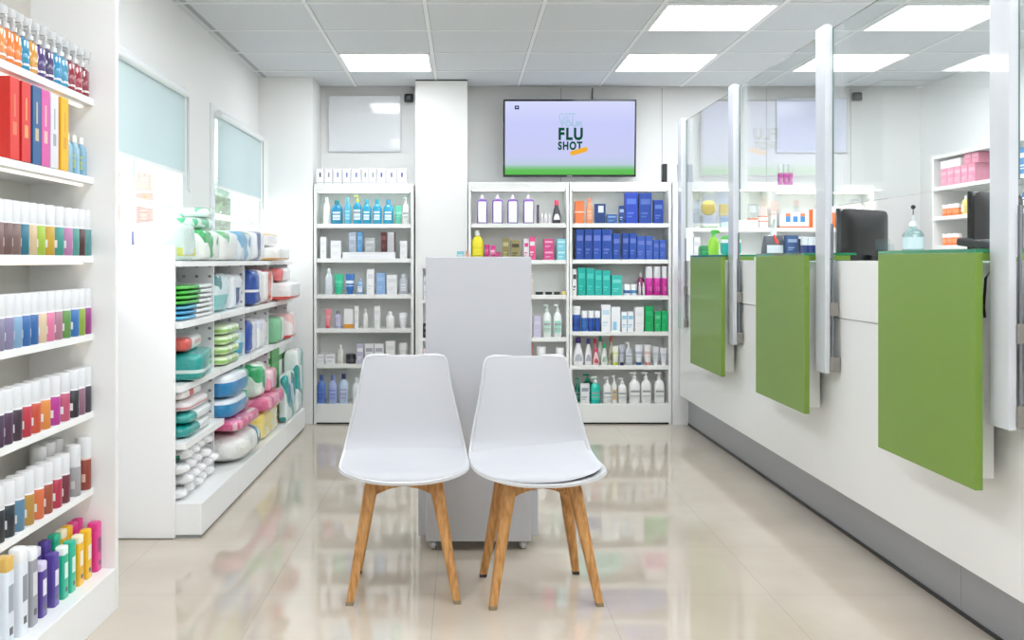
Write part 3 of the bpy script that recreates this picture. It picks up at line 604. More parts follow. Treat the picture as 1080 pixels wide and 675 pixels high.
fill_row(UB, UB['zb'], 'bottom shelf, '+B_, [
 ('pump', 606, 613, 399, 'dark teal pump bottle', '147860', '2a9078', '3cb89c', {'back': .08}), ('box', 612, 621.5, 405, 'white and grey carton', 'e8eaec', '9aa0ac', None), ('pump', 614, 626, 395, 'deep green pump bottle set back', '10705a', '1c8870', '1a9a80', {'back': .09}),
 ('pump', 622.5, 633, 397.5, 'turquoise pump bottle', '0cc0ac', '10c4b0', 'e4f4f0'), ('pump', 636, 645, 398, 'white pump bottle', 'eeefec', 'e4e6e4', None), ('pump', 645, 650.5, 396, 'white slim pump bottle with tan label', 'eceae4', 'd8b880', None),
 ('pump', 651.5, 661, 399, 'white pump bottle', 'f0f0ee', 'e6e8e6', None), ('pump', 663.5, 675.5, 393, 'large white pump bottle', 'f2f2f0', 'e6e8e6', None), ('pump', 676, 687, 393, 'large white pump bottle', 'f2f2f0', 'e6e8e6', None), ('pump', 690, 701, 393, 'large white pump bottle', 'f2f2f0', 'e6e8e6', None)])
# ---- units behind counter
C_ = 'left unit behind counter'; D_ = 'right unit behind counter'
st = []
zc = UC['zs'][0]
for i in range(5):
    me = boxmesh('flat_pack', .088, .07, .021, pmat('eef1f6', (Z(.1, .45, 'a8bcd8'),), .3))
    o = newobj('flat_pack', me); o.location = (K(727.5), YU+.06, zc+i*.0215+.0003); o.rotation_euler = (0, 0, .04*(i % 3-1))
    tag(o, 'flat white and blue pack, %s in its stack of five on %s' % (('lowest', 'second lowest', 'middle', 'second highest', 'topmost')[i], 'shelf behind counter'), 'pack', 'flat packs stacked behind the counter')
UCX = lambda p: K(p)
fill_row(UC, 0, 'top shelf, '+C_, [
 ('box', 741, 757, 227, 'white carton carrying a yellow bag', 'eef0ee', 'c8d4b8', (Z(0, .1, '8cc080'),)), ('box', 760, 769, 228, 'pale blue carton under a yellow box', 'd4e8ee', 'b8dce8', None),
 ('box', 789, 799, 230, 'white carton with orange lid edge', 'f4f0ec', 'f4f0ec', (Z(.82, 1.1, 'ee9068'),)), ('box', 800, 809, 218, 'tall white carton with orange stripes', 'f6f2ee', 'f6f2ee', (Z(.5, .56, 'ee7a58'), Z(.28, .33, 'ee7a58')))])
def rbag(name, label, cat, loc, dx, dy, dz, m, rz=0, group=None, seed=0, bulge=.16, n=6.5):
    """soft plastic pack: rounded, slightly wrinkled superellipsoid"""
    bm = bmesh.new(); S, R = 36, 18; vn = 2.6 if n < 4 else (4.2 if dz < .07 else 6)
    ps = []
    for j in range(R+1):
        ph = -math.pi/2+math.pi*j/R
        cz, sz = math.cos(ph), math.sin(ph)
        ring = []
        for i in range(S):
            t = 2*math.pi*i/S
            f = lambda v, e: math.copysign(abs(v)**(2/e), v)
            x = f(math.cos(t), n)*f(cz, vn)*dx/2; y = f(math.sin(t), n)*f(cz, vn)*dy/2; z = f(sz, vn)*dz/2
            nv = noise.noise_vector(Vector((x*14+seed*3.1, y*14+seed, z*14)))+.35*noise.noise_vector(Vector((x*45, y*30+seed, z*45)))
            a = min(dx, dy, dz)*bulge*.35
            v = Vector((x+nv.x*a, y+nv.y*a, z+nv.z*a*.6))
            v.z = max(min(v.z, dz/2), -dz/2)
            ring.append(v)
        ps.append(ring)
    vs = [[bm.verts.new(v) for v in r] for r in ps[1:-1]]
    b0 = bm.verts.new(sum(ps[0], Vector())/S); b1 = bm.verts.new(sum(ps[-1], Vector())/S)
    for a, b in zip(vs, vs[1:]):
        for i in range(S): bm.faces.new((a[i], a[(i+1) % S], b[(i+1) % S], b[i]))
    for i in range(S): bm.faces.new((vs[0][(i+1) % S], vs[0][i], b0)); bm.faces.new((vs[-1][i], vs[-1][(i+1) % S], b1))
    o = newobj(name, finish(bm, name, m, True)); o.location = (loc[0], loc[1], loc[2]+dz/2); o.rotation_euler = (0, 0, rz)
    tag(o, label, cat, group); return o
h1 = ZY(227, YU+.012)-zc
rbag('yellow_bag', 'yellow puffy bag standing on a white carton behind the counter', 'bag', (K(749), YU+.055, zc+h1+.001), .095, .07, .105, pmat('ffe024', (Z(.75, .82, 'fdee7c'),), .3, .3), seed=3, n=3)
h2 = ZY(228, YU+.012)-zc
o = newobj('carton', boxmesh('carton', .055, .05, .085, pmat('ffe650', (Z(.1, .2, 'fbf2b0'),), .3))); o.location = (K(764.5), YU+.04, zc+h2+.001)
tag(o, 'small yellow carton standing on a pale blue carton behind the counter', 'box')
fill_row(UC, 1, 'second shelf, '+C_, [('box', 731, 738, 250, 'white carton', 'f2f2f2', 'e2e2e2', None), ('box', 776, 788, 268, 'low white carton', 'eeeeee', 'dddddd', None)])
fill_row(UD, UD['zt'], 'on top of '+D_, [('can', a, b, 173, 'magenta bottle with tall cap', 'c83aa4', 'f0d0e8', None) for a, b in ((820, 825.3), (825.6, 830.6), (831, 836))])
fill_row(UD, 0, 'top shelf, '+D_, [
 ('box', 821, 857, 221, 'wide white and orange carton with blue figures', 'f2f2f2', 'f2f2f2', (Z(0, .07, 'e86a30'), Xb(.88, 1.1, 'ee6a2c'), ((('x', .18, .32), ('z', .3, .62)), '4a90cc'), ((('x', .40, .54), ('z', .3, .62)), '4a90cc'), ((('x', .62, .76), ('z', .3, .62)), '4a90cc'), ((('x', .18, .32), ('z', .62, .78)), 'ee8a5a'), ((('x', .62, .76), ('z', .62, .78)), 'ee8a5a')), {'d': .12}),
 ('jar', 876, 884, 216, 'white jar with orange base', 'ee7a3c', 'ee7a3c', 'f4f4f4'), ('box', 886, 897, 217, 'white carton', 'f6f6f4', 'eeeeec', None), ('jar', 904, 911, 216, 'white jar with orange base', 'ee8a5c', 'ee8a5c', 'f6f4f4')])
fill_row(UD, 1, 'second shelf, '+D_, [('box', 842, 848, 250, 'white and navy carton', 'f0f2f6', '3c5090', (Z(0, .5, '4a5c98'),)), ('box', 848.5, 853, 250, 'white and navy carton', 'f0f2f6', '3c5090', (Z(0, .5, '40549a'),)), ('box', 853.5, 858, 250, 'white and navy carton', 'f0f2f6', '3c5090', (Z(0, .5, '3a4a86'),))])

# ---------------------------------------------------------------- TV and wall items
TVY = 7.40; ta, tb = K(531, 7.36), K(671.5, 7.36); tz0, tz1 = ZY(186, 7.36), ZY(104.5, 7.36)
tv = thing('television', 'black framed television on the far wall showing a flu shot slide', 'television', ((ta+tb)/2, TVY, (tz0+tz1)/2))
w2 = (tb-ta)/2; h2 = (tz1-tz0)/2
tv.rotation_euler = (math.radians(3), 0, 0)
boxobj('housing', mat('0d1016', .3, coat=.3), -w2, w2, -.02, .022, -h2, h2, tv, .003)
sm = bpy.data.materials.new('lavender slide'); sm.use_nodes = True; nt = sm.node_tree; nt.nodes.clear()
o_ = nt.nodes.new('ShaderNodeOutputMaterial'); e_ = nt.nodes.new('ShaderNodeEmission'); tc = nt.nodes.new('ShaderNodeTexCoord'); sp = nt.nodes.new('ShaderNodeSeparateXYZ'); cr = nt.nodes.new('ShaderNodeValToRGB')
nt.links.new(tc.outputs['Generated'], sp.inputs[0]); nt.links.new(sp.outputs[2], cr.inputs[0]); nt.links.new(cr.outputs[0], e_.inputs[0]); nt.links.new(e_.outputs[0], o_.inputs[0])
els = cr.color_ramp.elements; els[0].position = 0; els[0].color = lin('62c056'); els[1].position = 1; els[1].color = lin('d6dafc')
for p, c in ((.06, '66bf5e'), (.10, '8fc69a'), (.14, 'bccfe0'), (.25, 'c9cdf3'), (.7, 'c8cdfa')):
    e = els.new(p); e.color = lin(c)
e_.inputs[1].default_value = SCREEN_EMIT
scr = boxobj('screen', sm, -w2+.012, w2-.012, -.0215, -.0195, -h2+.016, h2-.014, tv)
def text(body, size, x, z, m, parent, name, sx=1, off=0, outline=False):
    c = bpy.data.curves.new('t', 'FONT'); c.body = body; c.size = size; c.align_x = 'LEFT'; c.offset = off; c.space_character = 1.2 if off else 1.0
    if outline: c.fill_mode = 'NONE'; c.bevel_depth = .0011; c.bevel_resolution = 0
    else: c.extrude = .0002
    t = bpy.data.objects.new('t', c); COL.objects.link(t)
    dg = bpy.context.evaluated_depsgraph_get(); me = bpy.data.meshes.new_from_object(t.evaluated_get(dg))
    bpy.data.objects.remove(t)
    me.transform(Matrix.Rotation(math.pi/2, 4, 'X') @ Matrix.Diagonal((sx, 1, 1, 1)))
    xs = [v.co.x for v in me.vertices]; me.transform(Matrix.Translation((-min(xs), 0, 0)))
    me.materials.clear(); me.materials.append(m)
    return newobj(name, me, parent, (x, -.0222, z)), max(xs)-min(xs)
px = .00696
def TX(p): return (p-601.25)*px
def TZ(p): return (145.2-p)*px
DG = emat('12523a', SCREEN_EMIT); TE = emat('7fc0c2', SCREEN_EMIT)
def fittext(body, x0, x1, ztop, zbot, m, name, off=0, outline=False):
    size = (zbot-ztop)*px/.70
    o, w = text(body, size, TX(x0), TZ(zbot), m, scr, name, 1, off, outline)
    o.scale.x = (x1-x0)*px/w
fittext('GET', 589.5, 607, 119, 127, TE, 'lettering', 0, True); fittext('YOUR', 590, 615, 127.8, 132.6, TE, 'lettering', 0, True)
fittext('FLU', 589.3, 615, 134.6, 146.5, DG, 'lettering', .0052); fittext('SHOT', 588.8, 614.5, 149, 157, DG, 'lettering', .0038)
bm = bmesh.new(); loft_bm(bm, [(0, .066, .018, 5), (.0012, .066, .018, 5)], 24)
o = newobj('bandage_graphic', finish(bm, 'bandage', emat('f2b03a', SCREEN_EMIT)), scr); o.location = (TX(611), -.0222, TZ(159)); o.rotation_euler = (math.pi/2, -math.radians(16), 0)
boxobj('corner_mark', emat('1c3a54', SCREEN_EMIT), TX(543), TX(547.5), -.0228, -.0216, TZ(115), TZ(111), scr)
boxobj('corner_mark', emat('c9d4f6', SCREEN_EMIT), TX(544.4), TX(546.2), -.0231, -.0227, TZ(113.6), TZ(112.2), scr)
boxobj('brand_mark', mat('9aa0a8', .3), -.02, .02, -.0212, -.0196, -h2+.004, -h2+.010, tv)
boxobj('wall_mount', METAL, -.2, .2, .022, .075, -.15, .15, tv)
bm = bmesh.new(); tube_bm(bm, [(K(625, YB), YB-.006, 2.44), (K(625, YB)-.005, YB-.006, 2.40), (K(624.5, YB), YB-.006, 2.33), (K(624, YB), YB-.012, 2.22)], .004, 6)
tag(newobj('power_cable', finish(bm, 'cable', BLACK, True)), 'thin black cable running from the television up to the ceiling', 'cable')
# boards
def board(px0, px1, y0, y1, label, m):
    a, b = K(px0, 7.48), K(px1, 7.48); z0, z1 = ZY(y1, 7.48), ZY(y0, 7.48)
    t = thing('wall_board', label, 'board', ((a+b)/2, YB, z0))
    bm = bmesh.new(); w = b-a; h = z1-z0
    for q in ((-w/2, w/2, 0, .01), (-w/2, w/2, h-.01, h), (-w/2, -w/2+.01, .01, h-.01), (w/2-.01, w/2, .01, h-.01)): bx(bm, q[0], q[1], -.02, -.001, q[2], q[3], .001)
    newobj('frame', finish(bm, 'frame', mat('dfe1e4', .3)), t)
    boxobj('face', m, -w/2+.01, w/2-.01, -.016, -.002, .01, h-.01, t)
board(346, 423, 100.5, 160, 'blank glossy white board above the left far shelf unit', mat('f2f4f7', .12, coat=.6))
board(819, 894, 103, 161, 'blank pale lavender board behind the counter', mat('dfe2f2', .2, coat=.4))
def sensor(p, y, label):
    t = thing('motion_sensor', label, 'sensor', (K(p, 7.44), YB, ZY(y, 7.44)), group='small dark motion sensors on the far wall')
    bm = bmesh.new(); loft_bm(bm, [(-.03, .028, .02, 4, 0, -.04), (-.024, .034, .026, 4, 0, -.04), (.024, .034, .026, 4, 0, -.04), (.03, .028, .02, 4, 0, -.04)], 16)
    newobj('body', finish(bm, 'sensor', mat('2c3034', .4), True, 50), t)
    boxobj('bracket', mat('3a3e42', .4), -.01, .01, -.02, 0, -.01, .01, t)
    boxobj('lens', mat('5a6068', .1, coat=1), -.012, .012, -.0675, -.0655, -.012, .012, t)
sensor(431, 103, 'dark motion sensor at the wall corner left of the column'); sensor(905, 101.5, 'dark motion sensor high on the wall behind the counter')
t = thing('black_speaker', 'slim black speaker standing on top of the unit right of television', 'speaker', (K(709), YU+.1, UB['zt']), 0)
t.location.x = UB['b']-.03
boxobj('body', BLACK, -.016, .016, -.03, .03, 0, .135, t, .003); boxobj('grille', DARK, -.012, .012, -.032, -.03, .012, .12, t)
t = thing('grey_tablet', 'grey tablet display leaning back on the left unit behind the counter', 'tablet', (K(727), YU+.12, UC['zt']), 0)
a = boxobj('display', mat('9ca3aa', .25, coat=.4), -.055, .055, -.004, .004, .001, .14, t, .002); a.rotation_euler = (-.2, 0, 0)
boxobj('foot', mat('d9dcde', .4), -.04, .04, -.02, .04, 0, .006, t, .001)

# ================================================================ right wall unit behind counter
RX = 3.12
t = thing('wall_shelving', 'white shelving along the right wall behind the counter', 'shelf unit', (RX+.15, 5.2, 0))
o3 = Vector((-RX-.15, -5.2, 0))
def P(o): o.location = o3; return o
ya, yb = 3.6, 6.67
P(boxobj('side_panel', SHELFW, RX, XR-.002, yb-.02, yb, 0, 1.84, t)); P(boxobj('side_panel', SHELFW, RX, XR-.002, ya, ya+.02, 0, 1.84, t))
P(boxobj('back_panel', BACKP, XR-.02, XR-.002, ya+.02, yb-.02, 0, 1.84, t))
P(boxobj('top_panel', SHELFW, RX, XR-.02, ya+.02, yb-.02, 1.82, 1.84, t))
rz = [1.635, 1.44, 1.25, 1.0, .7, .4, .1]
for z in rz: P(boxobj('shelf', SHELFW, RX, XR-.02, ya+.02, yb-.02, z-.025, z, t, .001))
def ry(p, X=RX+.05): return X*F/(p-VX)
n_ = 0
def rput(kind, y, z, w, d, h, desc, c, c2, c3, extra=''):
    n, cat, parts = make(kind, w, d, h, c, c2, c3); lst = []
    o = put(n, parts, (RX+.02+d/2, y, z+.0004), -math.pi/2, lst); 
    tag(o, desc, cat, extra or None)
ordl = ['farthest', 'second farthest', 'third farthest', 'fourth farthest', 'nearest']
for i, y in enumerate((6.55, 6.46, 6.37, 6.28, 6.19)):
    rput('box', y, rz[0], .085, .12, .115, 'pink carton, %s in the lower row on the right wall shelving' % ordl[i], 'e48aa4', 'eeb0c0', None, 'pink cartons on the right wall shelving')
for i, y in enumerate((6.24, 6.15)):
    rput('box', y, rz[0]+.116, .085, .12, .065 if i else .065, 'pink carton, %s on top of the pink row' % ('farther', 'nearer')[i], 'e07c98', 'eeb0c0', None, 'pink cartons on the right wall shelving')
for i, y in enumerate((6.55, 6.46, 6.37)):
    rput('box', y, rz[0]+.116, .085, .12, .05, 'low white carton, %s on top of the pink row' % ('farthest', 'middle', 'nearest')[i], 'f4f0f2', 'ecdce2', None, 'white cartons on the pink row')
for i, (y, c, cn) in enumerate(((6.30, 'e8d27c', 'pale yellow'), (6.17, '4cb8a8', 'teal'), (6.05, '5a9ccc', 'blue'), (5.93, '6aa8d8', 'sky blue'))):
    rput('bottle', y, rz[1], .05, .05, .12, '%s bottle on the right wall shelving below the pink cartons' % cn, c, 'f0f2f0', 'f4f4f4')
for i, y in enumerate((6.56, 6.49, 6.42)):
    rput('jar', y, rz[1], .055, .055, .075, 'orange jar, %s on the right wall shelving' % ('farthest', 'middle', 'nearest')[i], 'ee7c3c', 'f09a68', 'f4ece8', 'orange jars on the right wall shelving')
for i, y in enumerate((6.56, 6.49, 6.42)):
    rput('jar', y, rz[2], .055, .055, .075, 'orange jar, %s on the shelf under the other orange jars' % ('farthest', 'middle', 'nearest')[i], 'ee8448', 'f09a68', 'f4ece8', 'orange jars on the lower right wall shelf')
for i, (y, c, cn) in enumerate(((5.62, '3f86c4', 'blue'), (5.5, 'e9edf2', 'white'), (5.38, '5aa6d8', 'light blue'), (5.26, 'dfe6ee', 'pale grey'))):
    rput('box', y, rz[0], .1, .12, .15, '%s carton seen right of the nearest post on the wall shelving' % cn, c, 'f2f4f6', None)
    rput('bottle', y, rz[1], .06, .06, .13, '%s bottle seen right of the nearest post on the wall shelving' % cn, c, 'f2f4f6', None)

# ================================================================ items on and behind the counter
def monitor(x, y, rz, label, w=.48, h=.30):
    t = thing('computer_monitor', label, 'monitor', (x, y, .915), rz, 'black computer monitors behind the counter')
    boxobj('screen_panel', mat('0c0d0f', .15, coat=.5), -w/2, w/2, .012, .024, .17, .17+h, t, .003)
    bm = bmesh.new()
    secs = [(0, w/2, h/2, 12), (.016, w/2, h/2, 12), (.034, w/2*.8, h/2*.78, 8), (.042, w/2*.55, h/2*.5, 6)]
    loft_bm(bm, secs, 32); bmesh.ops.rotate(bm, cent=(0, 0, 0), matrix=Matrix.Rotation(math.pi/2, 3, 'X'), verts=bm.verts); bmesh.ops.translate(bm, vec=(0, .012, .17+h/2), verts=bm.verts)
    newobj('rear_shell', finish(bm, 'shell', mat('0d0e0f', .3, coat=.2), True, 35), t)
    boxobj('neck', BLACK, -.03, .03, -.055, -.028, .01, .26, t, .004); boxobj('base', BLACK, -.12, .12, -.12, .08, 0, .012, t, .004)
monitor(1.85, 4.62, math.radians(38), 'black computer monitor seen from behind, left of the clear dispenser', .40, .30)
monitor(2.02, 3.78, math.radians(38), 'black computer monitor seen from behind, beside the nearest post', .40, .32)
monitor(1.95, 2.95, math.radians(50), 'black computer monitor seen through glass right of the nearest post', .40, .30)
t = thing('card_terminal', 'black card terminal on the nearest glass pay point top', 'card terminal', (1.56, 3.0, 1.1835), math.radians(20))
a = boxobj('body', BLACK, -.035, .035, -.075, .075, .004, .028, t, .006); a.rotation_euler = (.12, 0, 0)
a = boxobj('display', mat('39454a', .1, coat=1), -.028, .028, .02, .06, .0285, .03, t); a.rotation_euler = (.12, 0, 0)
for i in range(3):
    a = boxobj('key_row', mat('6a6e72', .4), -.026, .026, -.06+i*.022, -.048+i*.022, .0285, .031, t, .001); a.rotation_euler = (.12, 0, 0)
# clear sanitiser dispenser
t = thing('hand_sanitiser', 'clear pale blue sanitiser bottle with small black pump on the counter', 'bottle', (1.72, 3.83, .915))
PLQ = glassmat((.72, .88, .88), 'pale blue clear plastic', 1.2); PL2 = glassmat((.93, .97, .97), 'clear acrylic', 1.0)
newobj('body', loft('body', [(0, .03, .026, 4), (.004, .034, .03, 4), (.335, .034, .03, 4), (.352, .024, .02, 3), (.36, .012, .012, 2), (.368, .012, .012, 2)], PLQ, 20), t)
newobj('cap', loft('cap', [(.366, .015, .015, 2), (.380, .013, .013, 2), (.384, .006, .006, 2), (.41, .003, .003, 2)], mat('e8f0f0', .3), 14), t)
bm = bmesh.new(); tube_bm(bm, [(0, 0, .41), (0, 0, .435)], .0018, 6); bmesh.ops.create_icosphere(bm, subdivisions=2, radius=.009, matrix=Matrix.Translation((0, 0, .44)))
newobj('pump', finish(bm, 'pump', BLACK, True), t)
newobj('label', loft('label', [(.28, .0345, .0305, 4), (.325, .0345, .0305, 4)], mat('cfe6e8', .4), 20), t)
t = thing('clear_holder', 'small clear acrylic holder beside the sanitiser bottle', 'holder', (1.665, 3.96, .9155))
boxobj('front', PL2, -.03, .03, -.02, -.016, 0, .30, t); boxobj('back', PL2, -.03, .03, .016, .02, 0, .32, t); boxobj('base', PL2, -.03, .03, -.016, .016, 0, .004, t)
# items on the far pay point
zt_ = 1.1835
def cput(name, kind, x, y, w, d, h, label, cat, c, c2, c3, z=zt_):
    n, ca, parts = make(kind, w, d, h, c, c2, c3); lst = []
    o = put(name, parts, (x, y, z), 0, lst); tag(o, label, cat); return o
t = thing('green_spray_bottle', 'lime green trigger spray bottle leaning among packs on far pay point', 'spray bottle', (1.50, 6.00, zt_), -.3)
newobj('body', loft('body', [(0, .03, .022, 3), (.08, .032, .022, 3), (.11, .014, .014, 2)], mat('9ad83c', .25, coat=.5)), t)
bm = bmesh.new(); loft_bm(bm, [(.11, .016, .014, 2), (.125, .01, .01, 2), (.135, .03, .01, 3, .012, 0), (.15, .02, .009, 3, .008, 0)], 12); newobj('trigger_head', finish(bm, 'head', mat('58c04a', .3), True, 50), t)
rbag('teal_pack', 'teal and white soft wipes pack on the far pay point', 'pack', (1.575, 5.9, zt_), .11, .07, .115, pmat('1aa8a0', (Z(.62, .8, 'f0f4f2'), Z(.8, 1.1, '58c050')), .3, .3), seed=5)
cput('green_carton', 'box', 1.465, 6.1, .035, .05, .03, 'tiny green carton at left edge of the far pay point', 'box', '2c9a60', '60c088', None)
rbag('green_pack', 'dark green soft pack on counter end beyond the far pay point', 'pack', (1.60, 6.62, 1.151), .085, .06, .10, pmat('1f8a4c', (Z(.5, .6, '58b878'),), .3, .3), seed=8)
for i in range(2):
    o = boxobj('small_green_box', pmat(('3a7a3a', 'c83a5a')[i], (Z(.4, .6, 'd8e4d0'),), .4), -.022, .022, -.02, .02, 0, .02)
    o.location = (1.545+.0*i, 5.1-.12*i, 1.1505); tag(o, ('tiny green box on the counter ledge right of the far pay point', 'tiny pink box on the counter ledge before the middle pay point')[i], 'box')
# items on the middle pay point
t = thing('product_stand', 'grey desktop display stand with red pointer on the middle pay point', 'display', (1.475, 4.76, zt_))
bm = bmesh.new(); loft_bm(bm, [(0, .055, .03, 6), (.045, .05, .024, 6), (.085, .042, .01, 6, 0, .01)], 20); newobj('body', finish(bm, 'b', mat('50565e', .35), True, 40), t)
boxobj('white_card', mat('dfe3ea', .4), -.04, .035, -.033, -.030, .003, .04, t)
newobj('red_cone', loft('red_cone', [(.02, .016, .012, 2, .02, -.018), (.09, .004, .003, 2, .0, -.01)], mat('e0452c', .35), 12), t)
o = boxobj('sheet_holder', glassmat((.9, .95, .95), 'acrylic'), -.002, .002, -.02, .02, 0, .17); o.location = (1.46, 4.835, zt_); o.rotation_euler = (0, .25, 0); o.location.z += .001
tag(o, 'clear acrylic sheet leaning at left edge of the middle pay point', 'holder')
cput('navy_carton', 'box', 1.545, 4.72, .055, .04, .085, 'slate blue carton standing right of the grey display stand', 'box', '46608e', 'a0b4d0', None)
cput('navy_carton', 'box', 1.60, 4.74, .025, .03, .07, 'dark camera-like carton right of the slate blue carton', 'box', '33363c', 'b0b4bc', None)
for i in range(3):
    cput('slim_carton', 'box', 1.565+i*.026, 4.60, .022, .03, .075, 'slim white and navy carton, %s of three on middle pay point' % ('left', 'centre', 'right')[i], 'box', 'f0f2f6', '3c5090', (Z(0, .5, '3c4c88'),))['group'] = 'slim cartons on the middle pay point'
# small black cable knob near nearest pay point
bm = bmesh.new(); tube_bm(bm, [(1.50, 2.84, 1.13), (1.475, 2.83, 1.10), (1.47, 2.83, 1.02), (1.478, 2.84, .99)], .004, 6); bmesh.ops.create_icosphere(bm, subdivisions=2, radius=.012, matrix=Matrix.Translation((1.505, 2.84, 1.13)))
tag(newobj('scanner_cable', finish(bm, 'cable', BLACK, True)), 'short black cable hanging beside the nearest green panel', 'cable')

# ================================================================ NEAR LEFT SHELVING
NX = -1.215; NY0, NY1 = 2.35, 3.33
t = thing('tall_shelving', 'tall white shelving in the left foreground full of hair products', 'shelf unit', (-1.33, 2.85, 0))
o3 = Vector((1.33, -2.85, 0))
NW = mat('f3f4f3', .35, name='near shelf white')
P(boxobj('end_panel', NW, XL+.002, -1.143, NY1-.025, NY1, 0, CZ-.005, t, .001)); P(boxobj('end_panel', NW, XL+.002, NX, NY0, NY0+.02, 0, CZ-.005, t, .001))
P(boxobj('back_panel', mat('d9d8d2', .5), XL+.002, XL+.012, NY0+.02, NY1-.025, .13, CZ-.005, t))
P(boxobj('base', NW, XL+.002, -1.143, NY0+.02, NY1-.025, .0, .137, t, .002))
nz_ = [1.682, 1.424, 1.166, .911, .656, .404]
for z in nz_: P(boxobj('shelf', NW, XL+.012, NX, NY0+.02, NY1-.026, z-.022, z, t, .001))
P(boxobj('painted_shade_back', mat('c9c4bb', .6), XL+.0125, XL+.016, NY0+.02, NY1-.026, 1.684, CZ-.005, t))  # darker sheet paints in the unlit look above the top shelf
for z in nz_: P(boxobj('led_fill_strip', emat('fff4e0', 1.2), NX-.05, NX-.035, NY0+.03, NY1-.03, z-.028, z-.0225, t))  # topmost is a real LED; lower strips added to brighten the bays
def nrow(zi, rowloc, items, xc=-1.24, dims=None, side=0, kind='can', back=None, wobj=None):
    z = nz_[zi] if zi >= 0 else .137
    descs = [i[1] for i in items]; seen = {}
    ylist = []; lim = NY1-.027
    for it in reversed(items):
        dy_ = (it[5] if len(it) > 5 else dims)[1]
        y = min(-xc*F/(VX-it[0]), lim-dy_/2); ylist.append(y); lim = y-dy_/2-.0015
    ylist.reverse()
    for it, y in zip(items, ylist):
        p, desc, c = it[:3]; c2 = it[3] if len(it) > 3 else 'e8e8ea'; c3 = it[4] if len(it) > 4 else None
        dx, dy, h = it[5] if len(it) > 5 else dims
        kd = it[6] if len(it) > 6 else kind
        n, cat, parts = make(kd, dx, dy, h, c, c2, c3)
        tot = descs.count(desc); seen[desc] = seen.get(desc, 0)+1
        lab = '%s, %s' % (desc, rowloc) if tot == 1 else '%s, %s from left, %s' % (desc, ORD[seen[desc]-1], rowloc)
        lst = []; o = put(n, parts, (xc+(it[7] if len(it) > 7 else 0), y, z+.0004), 0, lst)
        tag(o, lab, cat, '%ss %s' % (n.replace('_', ' '), rowloc))
R_ = 'shelf, left foreground'
nrow(0, 'topmost '+R_, [(-3, 'orange spray bottle', 'd98a4a'), (5.5, 'orange spray bottle', 'e07a2c'), (13, 'orange spray bottle', 'e07a2c'), (21.5, 'blue spray bottle', '2a8ab0'), (30.5, 'amber spray bottle', 'd59a4a'), (39, 'purple spray bottle', '4f3c78'), (48, 'purple spray bottle', '453a66'),
  (56, 'blue spray bottle', '2f8cb8'), (63.5, 'blue spray bottle', '4a94b4'), (71, 'maroon spray bottle', '8e2a38'), (78.5, 'maroon spray bottle', '9a2c3c'), (86, 'maroon spray bottle', '8c2e3e')], dims=(.046, .046, .155), kind='spray')
yb_ = lambda c, ink: (((('y', .3, .7), ('z', .3, .46)), ink), ((('y', .42, .58), ('z', .52, .8)), ink))
BX = [(5, 'red tall carton', 'd8342c', 'e87a50'), (17.5, 'red tall carton', 'd2302a', 'e0a060'), (29, 'dark blue tall carton', '2a5c8e', 'c8b890'), (38.5, 'pink tall carton', 'd25aa0', 'f0c0b0'), (48, 'silver tall carton', 'd6d6da', '9a9aa8'), (59, 'yellow tall carton', 'f2b41c', 'd89a20')]
nrow(1, 'second '+R_, [(p, d, c, k, yb_(c, k), (.055, .056, .222), 'box') for p, d, c, k in BX] +
  [(70, 'light blue bottle', '8ab4c8', 'c4d070', 'f4f4f0', (.036, .036, .125), 'bottle'), (77.5, 'light blue bottle', '8ab4c8', 'c4d070', 'f4f4f0', (.036, .036, .125), 'bottle'), (85, 'light blue bottle', '7eacc4', 'c4d070', 'f4f4f0', (.036, .036, .125), 'bottle')])
nrow(2, 'third '+R_, [(-6, 'brown capped can', '7a5c58'), (3, 'brown capped can', '6e5450'), (12, 'brown capped can', '7a625c'), (20.5, 'dark teal capped can', '1f6f86'), (29, 'beige capped can', 'cdb690'), (38, 'lime capped can', '9cba3c'), (48, 'mustard capped can', 'c09a2c'), (58, 'teal capped can', '3a8e84'),
   (67.5, 'mauve pink capped can', 'b478a4'), (77, 'teal capped can', '4a948c'), (86, 'dark brown capped can', '4a2c2c'), (95, 'blue green capped can', '4a8a8c')], dims=(.051, .051, .148))
nrow(3, 'fourth '+R_, [(-6, 'grey mauve capped can', '86829e'), (4, 'grey mauve capped can', '807ca0'), (14, 'pale blue capped can', '7ea4c4'), (22.5, 'blue capped can', '2a64a4'), (30.5, 'blue capped can', '2560a0'), (39.5, 'beige capped can', 'd6c0a0'), (48, 'pink capped can', 'd8749c'), (56.5, 'dusty mauve capped can', 'a8788c'),
   (65.5, 'green capped can', '5c9046'), (75.5, 'blue capped can', '2a6cb0'), (85, 'olive capped can', '8ca83c'), (94, 'magenta capped can', '92307c')], dims=(.051, .051, .148))
nrow(4, 'fifth '+R_, [(-6, 'dark plum capped can', '46304e'), (3, 'dark plum capped can', '4a2c4a'), (13, 'dark plum capped can', '3a2438'), (23, 'crimson capped can', 'b8283e'), (33, 'red orange capped can', 'c24a30'), (43.5, 'orange capped can', 'd8883c'), (54, 'magenta capped can', 'b22f90'), (64.5, 'rose capped can', 'b8506e'),
   (74.5, 'charcoal capped can', '2c2834'), (84.5, 'dusty mauve capped can', '8c6478'), (94, 'charcoal capped can', '34303e')], dims=(.051, .051, .148))
